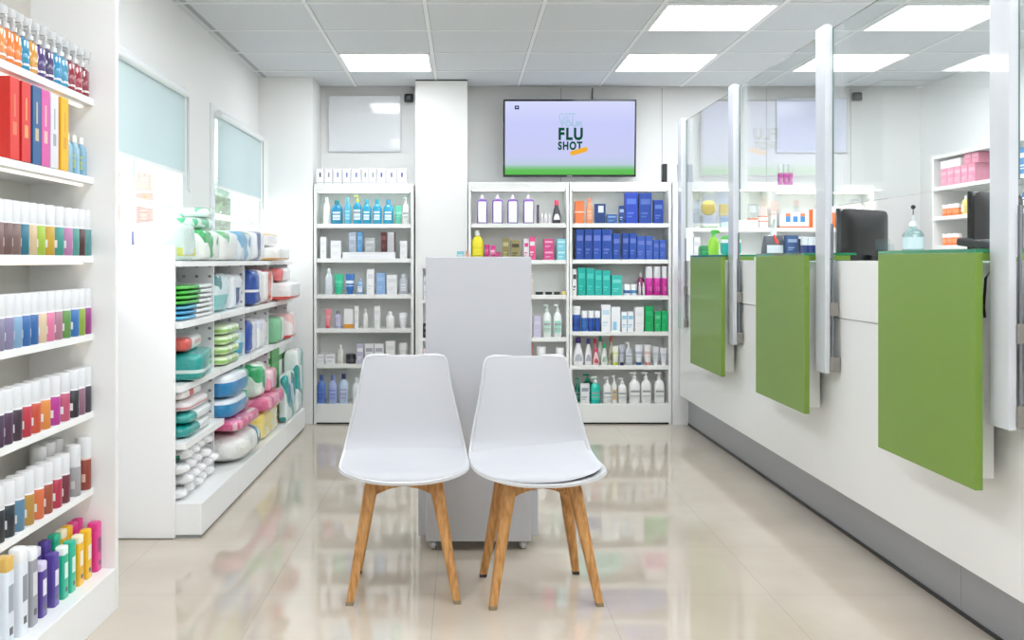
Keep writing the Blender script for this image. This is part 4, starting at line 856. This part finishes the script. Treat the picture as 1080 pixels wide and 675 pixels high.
nrow(5, 'sixth '+R_, [(-6, 'black capped can', '20282e'), (5, 'black capped can', '1e2a34'), (15.5, 'steel blue capped can', '54809c'), (26, 'mustard capped can', 'b0863a'), (36.5, 'orange capped can', 'd0693a'), (46, 'copper brown capped can', '9a4a34'), (56, 'crimson capped can', 'b02c48'), (64.5, 'maroon capped can', '6a2434'),
   (76.5, 'silver grey capped can', '9c9a9c', 'c8c8c8', None, (.05, .05, .16)), (92, 'rust red capped can', '8c3a2c', 'd8b0a0', None, (.05, .05, .17))], dims=(.051, .051, .15))
nrow(5, 'rear row of sixth '+R_, [(40, 'white capped grey can', 'b8b8bc'), (50, 'white capped grey can', 'a8a8ac'), (66, 'white capped grey can', 'b0b4ba')], dims=(.05, .05, .165), xc=-1.33)
FW = (.03, .042, .155)
nrow(-1, 'base shelf, left foreground', [(4, 'white bottle with gold cap band', 'dfe8f2', '9aa4b4', 'd9b25c', (.04, .05, .235), 'flat'), (19, 'white bottle with grey cap', 'e4eaf2', '8a8e98', 'eef0f2', (.04, .05, .235), 'flat'), (31, 'silver grey bottle', '9a9ca4', 'e0e0e4', 'eef0f2', (.034, .045, .215), 'flat'),
  (42, 'purple bottle', '4f3a90', 'e6e2f2', 'dcd4f0'), (55, 'purple bottle', '54409a', 'e6e2f2', '54409a'), (65, 'mint green bottle', '22b490', 'e0f4ee', 'e8f4f0'), (73, 'mint green bottle', '24b894', 'e0f4ee', '24b894'), (81.5, 'golden yellow bottle', 'f0b81c', 'f6f0e0', 'f6eccc'),
  (90, 'golden yellow bottle', 'f0bc1e', 'f6f0e0', 'f0bc1e'), (103, 'hot pink bottle', 'e0388e', '7a2a5c', 'e0388e', (.036, .044, .158))], xc=-1.205, dims=FW, kind='flat')
nrow(-1, 'rear row, base shelf, left foreground', [(36, 'purple bottle', '54409a', 'e6e2f2', 'e4e0f2'), (47, 'purple bottle', '54409a', 'e6e2f2', '54409a'), (57, 'mint green bottle', '24b894', 'e0f4ee', '24b894'), (68, 'golden yellow bottle', 'f0bc1e', 'f6f0e0', 'f6eccc'), (76, 'golden yellow bottle', 'f0bc1e', 'f6f0e0', 'f0bc1e'), (84, 'hot pink bottle', 'd8307e', '7a2a5c', 'e0388e'), (93, 'hot pink bottle', 'e0388e', '7a2a5c', 'e0388e')],
  xc=-1.262, dims=(.03, .042, .168), kind='flat')

# ================================================================ LOW GONDOLA UNDER THE WINDOWS
GA = 4.14; GYS = [4.16, 4.84, 5.52, 6.20, 6.88]; GX0 = XL+.004; GXS = -1.165
t = thing('low_shelving', 'low white shelving under the windows filled with soft packs', 'shelf unit', (-1.3, 5.5, 0))
o3 = Vector((1.3, -5.5, 0))
P(boxobj('end_panel', mat('f6f6f6', .35), GX0-.0, -1.19, GA, GA+.02, 0.004, 1.215, t, .002))
P(boxobj('back_panel', mat('e4e6e6', .5), GX0, GX0+.012, GA+.02, 6.88, .14, 1.14, t))
P(boxobj('top_shelf', NW, GX0+.012, GXS, GA+.02, 6.88, 1.125, 1.148, t, .001))
per = bpy.data.materials.new('perforated upright'); per.use_nodes = True; nt = per.node_tree
tc = nt.nodes.new('ShaderNodeTexCoord'); vo = nt.nodes.new('ShaderNodeVectorMath'); vo.operation = 'FRACTION'; mp = nt.nodes.new('ShaderNodeMapping'); mp.inputs['Scale'].default_value = (16, 1, 20)
le = nt.nodes.new('ShaderNodeVectorMath'); le.operation = 'DISTANCE'; le.inputs[1].default_value = (.5, .5, .5); ma = nt.nodes.new('ShaderNodeMath'); ma.operation = 'LESS_THAN'; ma.inputs[1].default_value = .14
sx = nt.nodes.new('ShaderNodeSeparateXYZ'); cb = nt.nodes.new('ShaderNodeCombineXYZ'); cb.inputs[1].default_value = .5
nt.links.new(tc.outputs['Object'], mp.inputs[0]); nt.links.new(mp.outputs[0], vo.inputs[0]); nt.links.new(vo.outputs[0], sx.inputs[0]); nt.links.new(sx.outputs[0], cb.inputs[0]); nt.links.new(sx.outputs[2], cb.inputs[2]); nt.links.new(cb.outputs[0], le.inputs[0]); nt.links.new(le.outputs['Value'], ma.inputs[0])
mxn = nt.nodes.new('ShaderNodeMix'); mxn.data_type = 'RGBA'; nt.links.new(ma.outputs[0], mxn.inputs[0]); mxn.inputs[6].default_value = lin('eaebeb'); mxn.inputs[7].default_value = lin('8e9192'); nt.links.new(mxn.outputs[2], nt.nodes['Principled BSDF'].inputs['Base Color'])
for y in GYS[1:]: P(boxobj('divider', per, GX0+.012, -1.20, y-.009, y+.003, .14, 1.124, t))
for i, (a, b) in enumerate(zip(GYS, GYS[1:])):
    P(boxobj('base', NW, GX0+.012, -1.082, a+.001, b-.001, .012, .142, t, .002))
    P(boxobj('base_seal', mat('8a8c8c', .5), GX0+.012, -1.092, a+.001, b-.001, 0, .012, t))
    for z in (.895, .63) + ((.392,) if i == 0 else ()):
        xs_ = GXS if z > .6 else -1.148
        P(boxobj('shelf', NW, GX0+.012, xs_, a+.006, b-.011, z-.028, z, t, .001))
# packs
def pack(name, label, x, y, z, dx, dy, dz, m, rz=0, group=None, seed=0, **k):
    return rbag(name, label, 'pack', (x, y, z+.0005), dx, dy, dz, m, rz, group, seed, **k)
XC = -1.295
T = 1.1485
clear = lambda base, bands, blobs=None: pmat(base, bands, .22, .5, blobs)
pack('nappy_pack', 'large pale mint wipes pack behind the end panel, on top shelf', -1.30, 4.33, T, .25, .27, .165, clear('d6ece2', (((('z', .35, .8), ('x', .12, .7)), 'f0eaf0'), ((('z', .4, .75), ('x', .16, .21)), '6a6a90'), ((('z', .12, .34), ('x', .90, .98)), 'd8e070')), None), seed=1)
gt = 'soft packs along the top of the low shelving'
pack('nappy_pack', 'white pack with green corners beside the mint pack', -1.285, 4.66, T, .25, .34, .145, clear('eef4ee', (), ('3cae62', 9, .60)), group=gt, seed=2)
pack('nappy_pack', 'small mint green pack lying on top of the green-cornered pack', -1.29, 4.68, T+.146, .20, .32, .055, clear('dcefe6', (), ('5cc08c', 14, .56)), group=gt, seed=3)
pack('nappy_pack', 'small pale green pack leaning highest on the pile by the window', -1.26, 4.76, T+.2025, .14, .16, .05, clear('e2efe8', (), ('7cc8a0', 12, .58)), group=gt, seed=33)
pack('nappy_pack', 'white and pale green cotton pack, third along top shelf', -1.285, 5.05, T, .24, .36, .15, clear('f0f2ee', (), ('6cbf7c', 8, .63)), group=gt, seed=4)
pack('nappy_pack', 'white and light blue pack with lime lid on top shelf', -1.285, 5.42, T, .24, .32, .16, clear('e4eef4', (Z(.90, 1.1, '9ac048'),), ('7ab4da', 10, .55)), group=gt, seed=5)
pack('nappy_pack', 'white pack with dark navy band on top shelf', -1.285, 5.77, T, .25, .34, .172, clear('f0f4f8', (Yb(.2, .5, '23468c'),), None), group=gt, seed=6)
pack('tissue_pack', 'white pack with orange trim, lower of two at shelf end', -1.25, 6.3, T, .27, .5, .085, clear('f6f4f0', (Z(.04, .22, 'e8b468'),), ('e8eef4', 6, .6)), group=gt, seed=7)
pack('tissue_pack', 'white pack with orange trim, upper of two at shelf end', -1.29, 6.25, T+.086, .22, .42, .09, clear('f6f2ee', (Z(.8, .92, 'eec078'),), None), group=gt, seed=8)
# shelf A (z .895): flat sachets
for i in range(7):
    c = ('4aa8d0', '3c9ccc', '5ab4d8', '3cb83c', '48c040', '36b436', '52c448')[i]
    pack('flat_sachet', '%s flat pack, %s of the sachet pile in nearest bay' % ('blue' if i < 3 else 'green', ('lowest', 'second lowest', 'third lowest', 'middle', 'third highest', 'second highest', 'topmost')[i]), -1.29, 4.50+.01*(i % 3), .8955+i*.0215, .235, .60, .021,
         clear('eef3f2', (Yb(-.1, .45 if i > 2 else .35, c), ), None), 0, 'flat packs piled in the nearest bay', 10+i, bulge=.3, n=5)
pack('nappy_pack', 'pale teal pack standing in second bay, upper shelf', -1.30, 5.03, .8955, .20, .30, .19, clear('dceef0', (Z(0, .45, '7cc4c4'),), ('3a8a8c', 9, .62)), seed=20)
pack('nappy_pack', 'white pack with navy mark in second bay, upper shelf', -1.30, 5.34, .8955, .21, .24, .185, clear('eef2f6', (((('y', .3, .6), ('z', .1, .6)), '2c4c90'),), None), seed=21)
pack('nappy_pack', 'navy and white round pack in third bay, upper shelf', -1.28, 5.71, .8955, .25, .27, .205, clear('f2f4f6', (Yb(.0, .45, '2a50a4'), Z(.38, .45, 'f4f4f4')), None), seed=22)
pack('nappy_pack', 'red banded white pack in third bay, upper shelf', -1.28, 6.02, .8955, .25, .30, .205, clear('f2efee', (Yb(.3, .66, 'e0502e'), Z(.92, 1.1, 'b8505c')), None), seed=23)
pack('tissue_pack', 'white tissue pack with red base in far bay, upper shelf', -1.24, 6.52, .8955, .32, .5, .12, clear('f6f2f2', (Z(0, .25, 'e05048'),), None), seed=24)
pack('tissue_pack', 'white tissue pack with pink corner, topmost in far bay', -1.26, 6.5, 1.016, .24, .42, .09, clear('f6eeee', (Yb(0, .2, 'e87878'),), None), seed=25)
# shelf B (z .63)
pack('nappy_pack', 'teal wipes pack on second shelf of the nearest bay', -1.27, 4.47, .6305, .27, .42, .125, clear('1f9e98', (((('x', .5, 1.1), ('z', .3, .42)), 'd8f0ec'), Yb(.86, 1.1, '58bcb4')), None), .12, seed=30)
pack('tissue_roll', 'slim white and red roll lying on the teal wipes pack', -1.27, 4.45, .756, .17, .40, .065, clear('f2eeee', (Yb(0, .25, 'd8564c'), ((('y', .4, .8), ('z', .4, .7)), 'e0b0b4')), None), .1, seed=31)
for i in range(4):
    pack('wipes_pack', 'lime green and white pack, %s in its stack of four' % ('lowest', 'second lowest', 'second highest', 'topmost')[i], -1.28, 5.08, .6305+i*.0505, .24, .34, .05, clear('dff0c8', (Z(.3, .6, '9cd070'),), ('f2f6ee', 8, .58)), 0, 'lime packs stacked in the second bay', 40+i)
pack('wipes_pack', 'small aqua pack standing beside the lime stack', -1.28, 5.36, .6305, .2, .14, .14, clear('bfe2ea', (Z(.2, .6, '3aa0c0'),), None), seed=45)
pack('nappy_pack', 'blue topped white pack in third bay, second shelf', -1.29, 5.68, .6305, .22, .22, .19, clear('e8ecf4', (Yb(0, .32, '2a50a8'),), None), seed=46)
pack('nappy_pack', 'plain white pack in third bay, second shelf', -1.29, 5.95, .6305, .22, .26, .18, clear('f2f2f4', (), ('dcdff0', 8, .6)), seed=47)
pack('nappy_pack', 'white and green pack in far bay, second shelf', -1.27, 6.37, .6305, .26, .26, .17, clear('eef4ee', (Yb(0, .3, '86c89a'),), None), seed=48)
pack('tissue_pack', 'white pack with red edge in far bay, second shelf', -1.26, 6.68, .6305, .28, .3, .18, clear('f6eeee', (Z(0, .18, 'dc5048'),), ('f0c8c4', 8, .62)), seed=49)
# shelf C (z .392, nearest bay)
pack('tissue_pack', 'teal wrapped tissue pack, lowest on the lower nearest shelf', -1.28, 4.45, .3925, .24, .44, .055, clear('1a9a94', (Yb(.45, 1.1, 'eef4f2'),), None), seed=50, group='tissue packs on the lower nearest shelf')
pack('tissue_pack', 'white and teal tissue pack, second on the lower nearest shelf', -1.28, 4.47, .448, .24, .42, .05, clear('e8f0ee', (Yb(0, .3, '28a49c'),), None), seed=51, group='tissue packs on the lower nearest shelf')
pack('tissue_pack', 'white and red tissue pack, third on the lower nearest shelf', -1.28, 4.46, .4985, .22, .40, .05, clear('f4eeee', (Z(.3, .5, 'd89a9c'),), None), seed=52, group='tissue packs on the lower nearest shelf')
pack('tissue_pack', 'white tissue pack with red corner, topmost on lower nearest shelf', -1.29, 4.44, .549, .20, .34, .045, clear('f4eeec', (Yb(.3, .5, 'cc3c38'),), None), seed=53, group='tissue packs on the lower nearest shelf')
# base, nearest bay: pile of white rolls
rnd = random.Random(3)
spots = []
for lay in range(4):
    n = (5, 5, 4, 4)[lay]
    for i in range(n):
        spots.append((lay, i, 4.235+i*.118+(.05 if lay % 2 else 0), .1425+lay*.0525))
for lay, i, y, z in spots:
    if y > 4.80: continue
    ln = ('bottom', 'second', 'third', 'top')[lay]; od = ('first', 'second', 'third', 'fourth', 'fifth')[i]
    gr = (lay*3+i*2) % 5 == 0 or i == 0 and lay > 1
    pack('dressing_roll', 'small white %sroll, %s from the near end, %s layer of pile' % ('green-marked ' if gr else '', od, ln), -1.275+rnd.uniform(-.012, .012), y, z, .235, .108, .052,
         clear('f2f2f2', (Xb(.6, .8, '2a8a6a'),) if gr else (Xb(.45, .5, 'b8bcbe'),), ('d8dadc', 22, .62)), rnd.uniform(-.06, .06), 'white rolls piled in the nearest bay', 60+lay*6+i, bulge=.25, n=3)
# bays 2-4, base
pack('nappy_pack', 'bulky white pack with teal cap protruding lowest in second bay', -1.215, 5.15, .1425, .30, .52, .165, clear('f2f3ee', (Yb(.62, .92, '1e8fa0'),), ('e2e4e0', 7, .6)), seed=70, n=3.2)
pack('nappy_pack', 'pink bed pad pack, nearer one under the blue packs', -1.23, 5.14, .308, .30, .52, .065, clear('d65a88', (Xb(.86, .93, 'f0c0d0'), ), ('e888aa', 12, .58)), seed=71)
pack('nappy_pack', 'pink bed pad pack, farther one at right', -1.20, 5.82, .308, .26, .56, .08, clear('e06c94', (), ('f09cb8', 12, .58)), seed=72)
pack('nappy_pack', 'yellow and white pack standing under the far pink pack', -1.235, 5.8, .1425, .26, .5, .165, clear('f0ecc0', (Yb(.0, .2, 'f2e08c'),), ('f0d870', 9, .55)), seed=73)
pack('nappy_pack', 'blue and white nappy pack, lower of two in second bay', -1.26, 5.12, .3735, .27, .5, .10, clear('1f86bc', (Z(.72, 1.1, 'e8eef2'), ((('x', .7, 1.1), ('y', .7, 1.1)), '58b89c')), None), seed=74, n=4.5)
pack('nappy_pack', 'blue and white nappy pack, upper of two in second bay', -1.26, 5.12, .474, .27, .5, .115, clear('1c82bc', (Z(.68, 1.1, 'e8eef4'), ((('x', .7, 1.1), ('y', .7, 1.1)), '58b89c')), None), seed=75, n=4.5)
pack('nappy_pack', 'green and white patterned pack beside the blue packs', -1.24, 5.64, .389, .25, .22, .19, clear('e4f0e4', (), ('3cb070', 12, .55)), seed=76)
pack('nappy_pack', 'pink puffy pack behind the green patterned pack', -1.22, 5.90, .389, .22, .26, .13, clear('f0a0b8', (), ('f8d0da', 10, .58)), seed=77)
o = tag(boxobj('nappy_carton', pmat('eef4ee', (Yb(0, .45, '3aa63e'), Z(.8, .88, '2c8c34')), .35), -.115, .115, -.28, .28, 0, .452, None, .01), 'tall green and white carton standing in the far bay', 'box'); o.location = (-1.305, 6.53, .143)
pack('nappy_pack', 'large teal and white pack standing farthest on the base', -1.135, 6.73, .1425, .10, .26, .42, clear('e8f0ee', (Yb(.7, 1.1, '5cc0bc'),), ('2aa49c', 6, .55)), seed=79)
pack('nappy_pack', 'teal and white pack with round motif before the tall carton', -1.115, 6.38, .1425, .055, .36, .30, clear('e4f0ee', (), ('1e9c98', 7, .52)), seed=80)

# ================================================================ WHITE PODIUM
pd = thing('white_stand', 'tall glossy white stand on castors behind the two chairs', 'stand', (.062, 4.16, 0))
GW = mat('c6c8ce', .14, coat=.6, name='glossy cool white')
boxobj('front_cabinet', GW, -.209, .211, -.18, .16, .035, 1.166, pd, .004)
boxobj('side_wing', GW, -.243, -.209, -.10, .14, .037, .62, pd, .003); boxobj('side_wing', GW, .211, .243, -.10, .14, .037, .62, pd, .003)
for sx_ in (-1, 1):
    for sy_ in (-1, 1):
        bm = bmesh.new(); 
        loft_bm(bm, [(-.009, .014, .014, 2), (-.008, .0165, .0165, 2), (.008, .0165, .0165, 2), (.009, .014, .014, 2)], 18); bmesh.ops.rotate(bm, cent=(0, 0, 0), matrix=Matrix.Rotation(math.pi/2, 3, 'Y'), verts=bm.verts); bmesh.ops.translate(bm, vec=(0, 0, .0165), verts=bm.verts)
        c = newobj('castor', finish(bm, 'castor', mat('d8dadc', .25, coat=.5), True, 40), pd, (.18*sx_, -.15 if sy_ < 0 else .12, 0))
        bm = bmesh.new(); bx(bm, -.014, -.0105, -.012, .012, .012, .034); bx(bm, .0105, .014, -.012, .012, .012, .034); bx(bm, -.014, .014, -.012, .012, .031, .0355)
        newobj('fork', finish(bm, 'fork', METAL), c)
# display rack behind the podium
rk = thing('display_rack', 'narrow white display rack half hidden behind the glossy stand', 'rack', (0, 6.5, 0))
boxobj('side_panel', WHITE, -.27, -.255, -.12, .12, 0, 1.12, rk); boxobj('side_panel', WHITE, .10, .115, -.12, .12, 0, 1.12, rk); boxobj('back_panel', WHITE, -.255, .10, .105, .12, .05, 1.12, rk)
for z in (.05, .42, .66, .90, 1.12): boxobj('shelf', WHITE, -.255, .10, -.12, .105, z-.02, z, rk, .001)
def rack(kind, x, z, w, h, label, c, c2, c3, cat):
    n, ca, parts = make(kind, w, w*.8, h, c, c2, c3); lst = []; o = put(n, parts, (x, 6.5-.12+w*.45, z+.0004), 0, lst); tag(o, label, cat)
rack('box', -.015, 1.12, .045, .09, 'light blue carton just above the left of the glossy stand', '8ed0e0', 'd8f0f4', None, 'box')
rack('bottle', .03, 1.12, .035, .09, 'tan bottle just above the glossy stand beside the yellow bottle', 'd8a480', 'ecd8c8', 'c8905c', 'bottle')
rack('box', -.225, .90, .05, .15, 'white and lilac carton at the left edge of the display rack', 'eceef4', 'b8b4dc', None, 'box')
rack('box', -.225, .66, .055, .09, 'black carton at the left edge of the display rack', '2a2a2c', '8a8a8c', None, 'box')
rack('box', -.225, .42, .055, .17, 'pale pink carton at the left edge of the display rack', 'f0dcdc', 'e8a0a4', None, 'box')

# ================================================================ CHAIRS
SHELL = mat('d2d3d5', .32, coat=.1, name='white plastic shell')
PADM = mat('bfc0c4', .5, name='white faux leather pad')
def wood():
    m = bpy.data.materials.new('beech wood'); m.use_nodes = True; nt = m.node_tree; L = nt.links; b = nt.nodes['Principled BSDF']
    tc = nt.nodes.new('ShaderNodeTexCoord'); mp = nt.nodes.new('ShaderNodeMapping'); mp.inputs['Scale'].default_value = (60, 60, 5)
    nz = nt.nodes.new('ShaderNodeTexNoise'); nz.inputs['Detail'].default_value = 4; nz.inputs['Scale'].default_value = 1.5; cr = nt.nodes.new('ShaderNodeValToRGB')
    cr.color_ramp.elements[0].color = lin('a8743c'); cr.color_ramp.elements[1].color = lin('d09c5e'); cr.color_ramp.elements[0].position = .35; cr.color_ramp.elements[1].position = .65
    L.new(tc.outputs['Object'], mp.inputs[0]); L.new(mp.outputs[0], nz.inputs['Vector']); L.new(nz.outputs['Fac'], cr.inputs[0]); L.new(cr.outputs[0], b.inputs['Base Color']); b.inputs['Roughness'].default_value = .42
    return m
WOOD = wood(); WORN = mat('8a7a60', .7)
PROF = [(-.228, .411, .030), (-.2265, .4115, .060), (-.222, .413, .095), (-.210, .416, .141), (-.190, .418, .179), (-.159, .418, .206), (-.12, .417, .220), (-.06, .413, .227), (0, .411, .229), (.055, .412, .230), (.105, .418, .229), (.150, .434, .226), (.182, .470, .220),
        (.203, .52, .211), (.220, .585, .197), (.237, .65, .181), (.253, .71, .168), (.267, .755, .162), (.275, .778, .157), (.279, .789, .146), (.280, .794, .12)]
def chair_point(i, u, inset=0.0, off=0.0):
    y, z, w = PROF[i]; w = max(w-inset, .01)
    seat = 1-min(max((z-.42)/.12, 0), 1) if y > 0 else 1
    v = abs(u)
    x = w*u
    lift = .024*(abs(x)/.23)**3*seat
    fwd = -.026*v**2.5*(1-seat)
    if i >= len(PROF)-4: z = z+.003*(v**2)-.0015
    return Vector((x, y+fwd, z+lift))
def surf_mesh(name, m, rows, inset, thick, raise_=0, cols=16):
    bm = bmesh.new(); g = []
    for i in rows: g.append([bm.verts.new(chair_point(i, -1+2*j/cols, inset)) for j in range(cols+1)])
    for a, b in zip(g, g[1:]):
        for j in range(cols): bm.faces.new((a[j], a[j+1], b[j+1], b[j]))
    bmesh.ops.recalc_face_normals(bm, faces=bm.faces)
    me = bpy.data.meshes.new(name); bm.to_mesh(me); bm.free(); me.materials.append(m)
    me.polygons.foreach_set('use_smooth', [True]*len(me.polygons)); return me
def bake(o):
    dg = bpy.context.evaluated_depsgraph_get(); me = bpy.data.meshes.new_from_object(o.evaluated_get(dg)); o.modifiers.clear(); o.data = me
def make_chair(label):
    t = thing('dining_chair', label, 'chair', (0, 0, 0), 0, 'two white chairs with wooden legs')
    me = surf_mesh('shell', SHELL, range(len(PROF)), 0, .007)
    o = newobj('shell', me, t); s = o.modifiers.new('s', 'SOLIDIFY'); s.thickness = .010; s.offset = 0; b = o.modifiers.new('b', 'BEVEL'); b.width = .003; b.segments = 2; b.limit_method = 'ANGLE'; d = o.modifiers.new('d', 'SUBSURF'); d.levels = d.render_levels = 2
    bake(o)
    # seat pad: follows the seat, gently domed, closed underneath
    def pad(name, m, inset, lo, hi, dome, last):
        bm = bmesh.new(); N = 20; top = []; bot = []
        rows = list(range(0, last+1))
        for q, i in enumerate(rows):
            y0 = PROF[0][0]+inset; rt = []; rb = []
            edge = min(q/4, (len(rows)-1-q)/2.0, 1)
            for k in range(N+1):
                u = math.sin((-1+2*k/N)*math.pi/2); p = chair_point(i, u, inset if i > 1 else inset*.5)
                if PROF[i][0] < -.1: p.y += inset*.8
                e = (1-abs(u)**6)*(max(edge, 0)**.5)
                rt.append(bm.verts.new(p+Vector((0, 0, lo+(hi-lo)*(e**.5)+dome*(1-u*u)*edge)))); rb.append(bm.verts.new(p+Vector((0, 0, lo))))
            top.append(rt); bot.append(rb)
        for g in (top, bot):
            for a, b2 in zip(g, g[1:]):
                for k in range(N): bm.faces.new((a[k], a[k+1], b2[k+1], b2[k]))
        for k in range(N): bm.faces.new((top[0][k], top[0][k+1], bot[0][k+1], bot[0][k])); bm.faces.new((top[-1][k], top[-1][k+1], bot[-1][k+1], bot[-1][k]))
        for q in range(len(rows)-1): bm.faces.new((top[q][0], top[q+1][0], bot[q+1][0], bot[q][0])); bm.faces.new((top[q][N], top[q+1][N], bot[q+1][N], bot[q][N]))
        bmesh.ops.remove_doubles(bm, verts=bm.verts, dist=.0002)
        return newobj(name, finish(bm, name, m, True, 60), t)
    pad('seat_pad', PADM, .010, .0062, .013, .007, 12)
    pad('pad_base', mat('2a2d38', .6), .013, .0052, .0075, 0, 11)
    # back lining
    me = surf_mesh('back_lining', PADM, range(11, len(PROF)-1), .006, .004)
    o = newobj('back_lining', me, t); o.location = (0, -.0062, .0012); s = o.modifiers.new('s', 'SOLIDIFY'); s.thickness = .004; s.offset = 0; d = o.modifiers.new('d', 'SUBSURF'); d.levels = d.render_levels = 2; bake(o)
    # legs
    for sx_, sy_ in ((-1, -1), (1, -1), (-1, 1), (1, 1)):
        top = Vector((.108*sx_, .088*sy_, .400)); ft = Vector((.172*sx_, .165*sy_, 0)) if sy_ > 0 else Vector((.180*sx_, -.18, 0))
        bm = bmesh.new(); d = top-ft
        def sec(f, a, b): return (ft.z+d.z*f, a, b, 4, ft.x+d.x*f, ft.y+d.y*f)
        loft_bm(bm, [sec(.03, .0135, .0135), sec(.3, .0165, .0165), (sec(.7, .021, .020)), sec(.93, .024, .022), sec(1.0, .023, .021)], 16)
        lg = newobj('leg', finish(bm, 'leg', WOOD, True, 50), t)
        bm = bmesh.new(); loft_bm(bm, [sec(0, .0130, .0130), sec(.031, .0138, .0138)], 16)
        newobj('foot_pad', finish(bm, 'foot', mat('3a3a3a', .6) if sy_ > 0 else WORN, True, 50), lg)
    bm = bmesh.new()
    for ang in (1, -1):
        A = Vector((-.108, -.088*ang, 0)); B = Vector((.108, .088*ang, 0)); dr = (B-A).normalized(); nn = Vector((-dr.y, dr.x, 0))*.011
        pf = [(0, .388, .345), (.12, .388, .352), (.35, .388, .366), (.5, .388, .370), (.65, .388, .366), (.88, .388, .352), (1, .388, .345)]
        g = []
        for f, zt, zb in pf:
            p = A+(B-A)*f
            g.append([bm.verts.new(p+nn+Vector((0, 0, zb))), bm.verts.new(p-nn+Vector((0, 0, zb))), bm.verts.new(p-nn+Vector((0, 0, zt))), bm.verts.new(p+nn+Vector((0, 0, zt)))])
        for a, b2 in zip(g, g[1:]):
            for i in range(4): bm.faces.new((a[i], a[(i+1) % 4], b2[(i+1) % 4], b2[i]))
        bm.faces.new(g[0][::-1]); bm.faces.new(g[-1])
    newobj('cross_frame', finish(bm, 'cross', WOOD), t)
    for sy_ in (-1, 1):   # apron rails front and rear
        bm = bmesh.new(); g = []
        for f, zb in ((-1, .352), (-.5, .368), (0, .378), (.5, .368), (1, .352)):
            x = .100*f; y = .092*sy_
            g.append([bm.verts.new((x, y-.009, zb)), bm.verts.new((x, y+.009, zb)), bm.verts.new((x, y+.009, .399)), bm.verts.new((x, y-.009, .399))])
        for a, b2 in zip(g, g[1:]):
            for i in range(4): bm.faces.new((a[i], a[(i+1) % 4], b2[(i+1) % 4], b2[i]))
        bm.faces.new(g[0][::-1]); bm.faces.new(g[-1])
        newobj('apron', finish(bm, 'apron', WOOD), t)
    newobj('mounting_plate', loft('mounting_plate', [(.388, .09, .09, 8), (.402, .09, .09, 8)], mat('d9dbde', .4), 24), t)
    return t
c1 = make_chair('left white tub chair with wooden legs, facing the viewer'); c1.location = (-.206, 3.54, 0); c1.rotation_euler = (0, 0, math.radians(2.5))
def copy_tree(o, parent=None):
    c = o.copy(); COL.objects.link(c); c.parent = parent
    for ch in list(o.children): copy_tree(ch, c)
    return c
c2 = copy_tree(c1); c2.location = (.2605, 3.505, 0); c2.rotation_euler = (0, 0, math.radians(5.5))
c2['label'] = 'right white tub chair with wooden legs and loose seat pad'
for ch in c2.children:
    if ch.name.startswith('seat_pad'): ch.location.z += .0055; ch.rotation_euler = (0, -.022, 0)
    if ch.name.startswith('pad_base'): ch.location.z += .0035; ch.rotation_euler = (0, -.018, 0)
